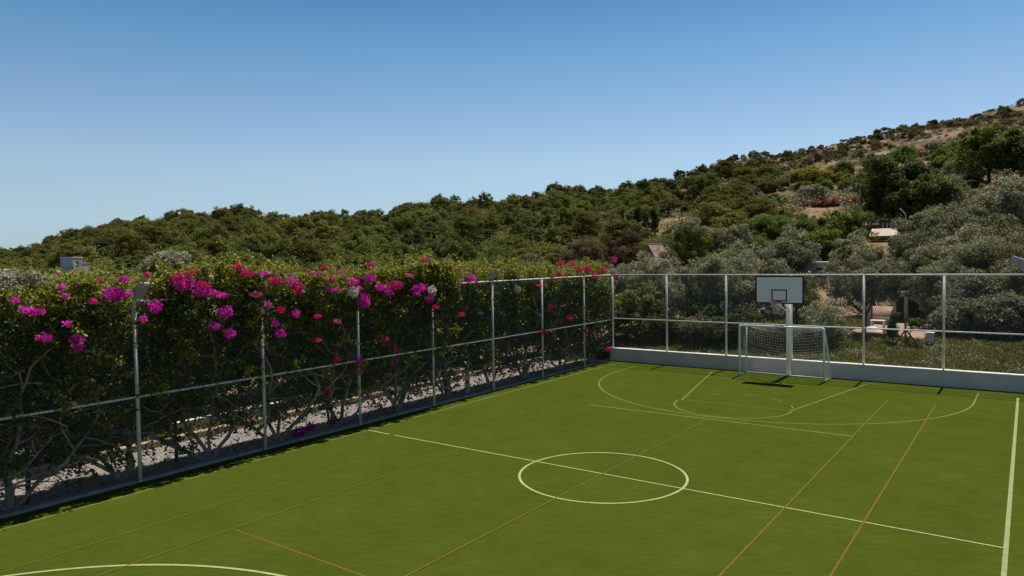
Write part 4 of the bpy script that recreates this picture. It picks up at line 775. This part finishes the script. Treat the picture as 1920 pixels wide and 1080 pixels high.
OLV=[proto('olive_tree',21,2.3,1.9,'olive',.22,.09,60,150,.5,.8),proto('olive_tree',22,2.0,1.9,'greyolive',.2,.08,56,150,.46,.8)]
GRN=[proto('green_bush',31,2.1,1.7,'green',.21,.11,54,150,.45,.8)]
SCR=[proto('scrub_bush',41,1.5,1.0,'scrub',.20,.09,34,80,.4,.7),proto('scrub_bush',42,1.2,1.2,'scrub',.20,.09,28,80,.36,.8),proto('scrub_bush',43,1.8,.9,'dry',.20,.09,34,80,.4,.6),proto('scrub_bush',44,1.1,.8,'dark',.18,.09,24,80,.36,.8)]
rnd=random.Random(7)
HGT=dict(pine_tree=5.3,evergreen_tree=4.2,olive_tree=3.3,green_bush=3.0,scrub_bush=1.1)
def inseg(az,lo,hi): return lo<=az<hi
pts=[]
def ok(x,y,d):
    for (a,b,e) in pts:
        m=(d+e)*.5
        if abs(a-x)<m and abs(b-y)<m and (a-x)**2+(b-y)**2<m*m: return False
    return True
KEEP=[(-93.6,28.2,4.5),(-86,25,2.4),(-79,22,3.6),(-72,19,3.4),(-64,16,3.2),(-57,13,3),(-50,10,3),(-3.3,65,4),(-3.0,61,3.5),(-2.4,56,3),(-2.0,52,3),(-15.2,91.3,5),(-14.4,87,4),(-13.2,82,3.5),(-12,77,2.5),(-1.5,47,2.5),(-.6,41,2.2),(-3.0,33.5,2.4),(-3.7,36.5,2.2),(-2.2,30,2),(-4.4,39,2.4),(-15.9,36.6,3),(-5.55,44.3,2),(-4.1,73,3.5),(-.9,69.4,3),(3.6,95.8,3),(-21.9,112.4,3),(-35.0,79.0,7.),(-33,73,4.),(-30,69,3.),(-29.5,64,2.),(-6,150,7),(-24,135,6),(-14,146,6),(-30,118,4),(-9,120,4)]
def clear(x,y,d): return all((x-a)**2+(y-b)**2>(r_+d*.4)**2 for a,b,r_ in KEEP)
counts={}
def lab(az,r,kind):
    side='left' if az<-50 else ('middle' if az<-28 else 'right')
    dep='on the crest' if r>.86 else ('high up' if r>.55 else 'low down')
    return side,dep
def scatter(protos,name,cat,adj,azr,fr,n,sp,sc,tries,zoff=-.3,place_fn=None):
    c=0
    for t in range(tries):
        if c>=n: break
        az=rnd.uniform(*azr); Rr=float(np.interp(az,RA,RR)); f=math.sqrt(rnd.uniform(fr[0]**2,fr[1]**2)); r=Rr*f
        x=CX+r*math.sin(R(az)); y=CY+r*math.cos(R(az))
        if r<46 or (x>-16 and y<33): continue
        s=rnd.uniform(*sc); z_=float(terr(x,y)); er=math.tan(math.radians(float(np.interp(az,AZ,EL))))
        smax=(CZ+r*(er*1.02)-z_)/HGT[name]
        if smax<.32: continue
        s=min(s,smax); d=sp*s
        if not ok(x,y,d) or not clear(x,y,d): continue
        pts.append((x,y,d)); side,dep=lab(az,f,name)
        place(protos,x,y,float(terr(x,y))+zoff*s,s,rnd,name,f'{adj} {dep} on the {side} of the hill',cat,f'{name.replace("_"," ")}s {dep} on the {side} of the hill',c==0); c+=1
    return c
R1=scatter(PIN,'pine_tree','pine tree','rounded pine tree with clumped green needles',(-74,-27),(.24,1.0),265,5.6,(.6,1.05),14000)
R2=scatter(PIN,'pine_tree','pine tree','rounded pine tree with clumped green needles',(-27,-16),(.25,.8),34,6.5,(.6,1.0),2500)
R3=scatter(DRK,'evergreen_tree','evergreen tree','dark dense evergreen tree',(-74,-16),(.24,1.0),150,4.2,(.6,1.0),7000)
R4=scatter(OLV,'olive_tree','olive tree','grey-green olive tree',(-30,3),(.25,.62),48,4.6,(.8,1.2),3000)
R5=scatter(GRN,'green_bush','green bush','bright green bush',(-34,3),(.25,.75),75,4.0,(.6,1.1),2000)
R6=scatter(OLV,'olive_tree','olive tree','grey-green olive tree',(-30,3),(.6,.85),26,5.0,(.6,1.0),2000)
R7=scatter(SCR,'scrub_bush','scrub bush','low brownish-green scrub bush',(-30,3),(.45,1.02),285,2.8,(.45,1.15),9000,-.15)
R8=scatter(DRK,'evergreen_tree','evergreen tree','dark dense evergreen tree',(-24,3),(.4,1.0),16,5,(.4,.8),2000)
print('hill counts',R1,R2,R3,R4,R5,R6,R7,R8)
for o in PIN+DRK+OLV+GRN+SCR: bpy.data.objects.remove(o)
# cypresses in a short row
for k,(x,y,h) in enumerate([(-31.3,62,4.6),(-30.4,62.6,4.0),(-29.6,63,4.9),(-28.6,63.2,3.8),(-27.6,63.4,4.4)]):
    z=float(terr(x,y)); c=empty('cypress_tree',(x,y,z),'slim dark cypress in a short row at the foot of the earth clearing','cypress','cypress row below the clearing')
    rgc=np.random.default_rng(50+k); P,O,_=crownpts(rgc,.5,.5,h*.5,34,60,.28,1.3,-1,.3); P[:,2]+=h*.55
    quadmesh('crown',leaves(P,.22,.1,rgc,.4,O,.5),L['dark'],c); MB().tube([(0,0,-.2),(0,0,h*.6)],[.09,.03],6).build('trunk',MAT['darkbark'],c)
# undergrowth filling the slopes, one mass
def mass(name,label,mat,n,azr,fr,rad,m,ll,lw,seed,zs=.6,thr=None):
    rg=np.random.default_rng(seed); az=rg.uniform(azr[0],azr[1],n); Rr=np.interp(az,RA,RR); f=np.sqrt(rg.uniform(fr[0]**2,fr[1]**2,n)); r=Rr*f
    x=CX+r*np.sin(np.radians(az)); y=CY+r*np.cos(np.radians(az)); keep=~((x>-16.5)&(y<33))
    if thr is not None: keep&=vn(x,y,9.)>thr+.3*rg.normal(size=n)
    for a,b,rr_ in KEEP: keep&=((x-a)**2+(y-b)**2)>(rr_*.75)**2
    x,y=x[keep],y[keep]; n=len(x); z=terr(x,y); s=rad*rg.uniform(.5,1.4,n)
    idx=np.repeat(np.arange(n),m); k=len(idx); u=rg.normal(size=(k,3)); u[:,2]=np.abs(u[:,2]); u/=np.linalg.norm(u,axis=1,keepdims=True)
    P=np.stack([x,y,z],1)[idx]+u*s[idx][:,None]*np.array([1,1,zs])*rg.uniform(.5,1.05,(k,1))
    return tag(quadmesh(name,leaves(P,ll,lw,rg,.3,u,.5),L[mat]),label,name.replace('_',' '),kind='stuff')
mass('undergrowth','dense green undergrowth between the hillside pines','pine',4200,(-76,-24),(.22,1.02),1.8,80,.36,.17,1,.85)
mass('scrub_cover','low dry scrub cover between the bushes of the right hill','scrub',5200,(-30,6),(.28,1.03),.7,30,.30,.15,2,.6,-.25)
mass('low_bushes','olive-green low bushes at the foot of the right hill','olive',1100,(-34,6),(.24,.62),1.5,60,.36,.17,3,.7)
mass('dry_grass','small tufts of brown dry grass on the bare earth of the hill','dry',5200,(-30,6),(.35,1.02),.35,14,.26,.08,4,.8)
# rocks
rg=np.random.default_rng(9); rb=MB(); rr_=random.Random(3)
for k in range(420):
    az=rr_.uniform(-24,2); Rr=float(np.interp(az,RA,RR)); f=rr_.uniform(.6,1.0); x=CX+Rr*f*math.sin(R(az)); y=CY+Rr*f*math.cos(R(az)); z=float(terr(x,y)); s=rr_.uniform(.2,.8)*(1.3 if rr_.random()<.15 else 1)
    n=7; V=[(x+s*math.cos(j*6.283/n)*rr_.uniform(.7,1.2),y+s*.8*math.sin(j*6.283/n)*rr_.uniform(.7,1.2),z-.2) for j in range(n)]+[(x+s*.55*math.cos(j*6.283/n)*rr_.uniform(.6,1.2),y+s*.5*math.sin(j*6.283/n),z+s*rr_.uniform(.35,.7)) for j in range(n)]
    rb.add(V,[(j,(j+1)%n,n+(j+1)%n,n+j) for j in range(n)]+[tuple(range(n,2*n))])
tag(rb.build('hill_rocks',MAT['rock']),'pale rocks strewn over the upper right slope','rocks',kind='stuff')
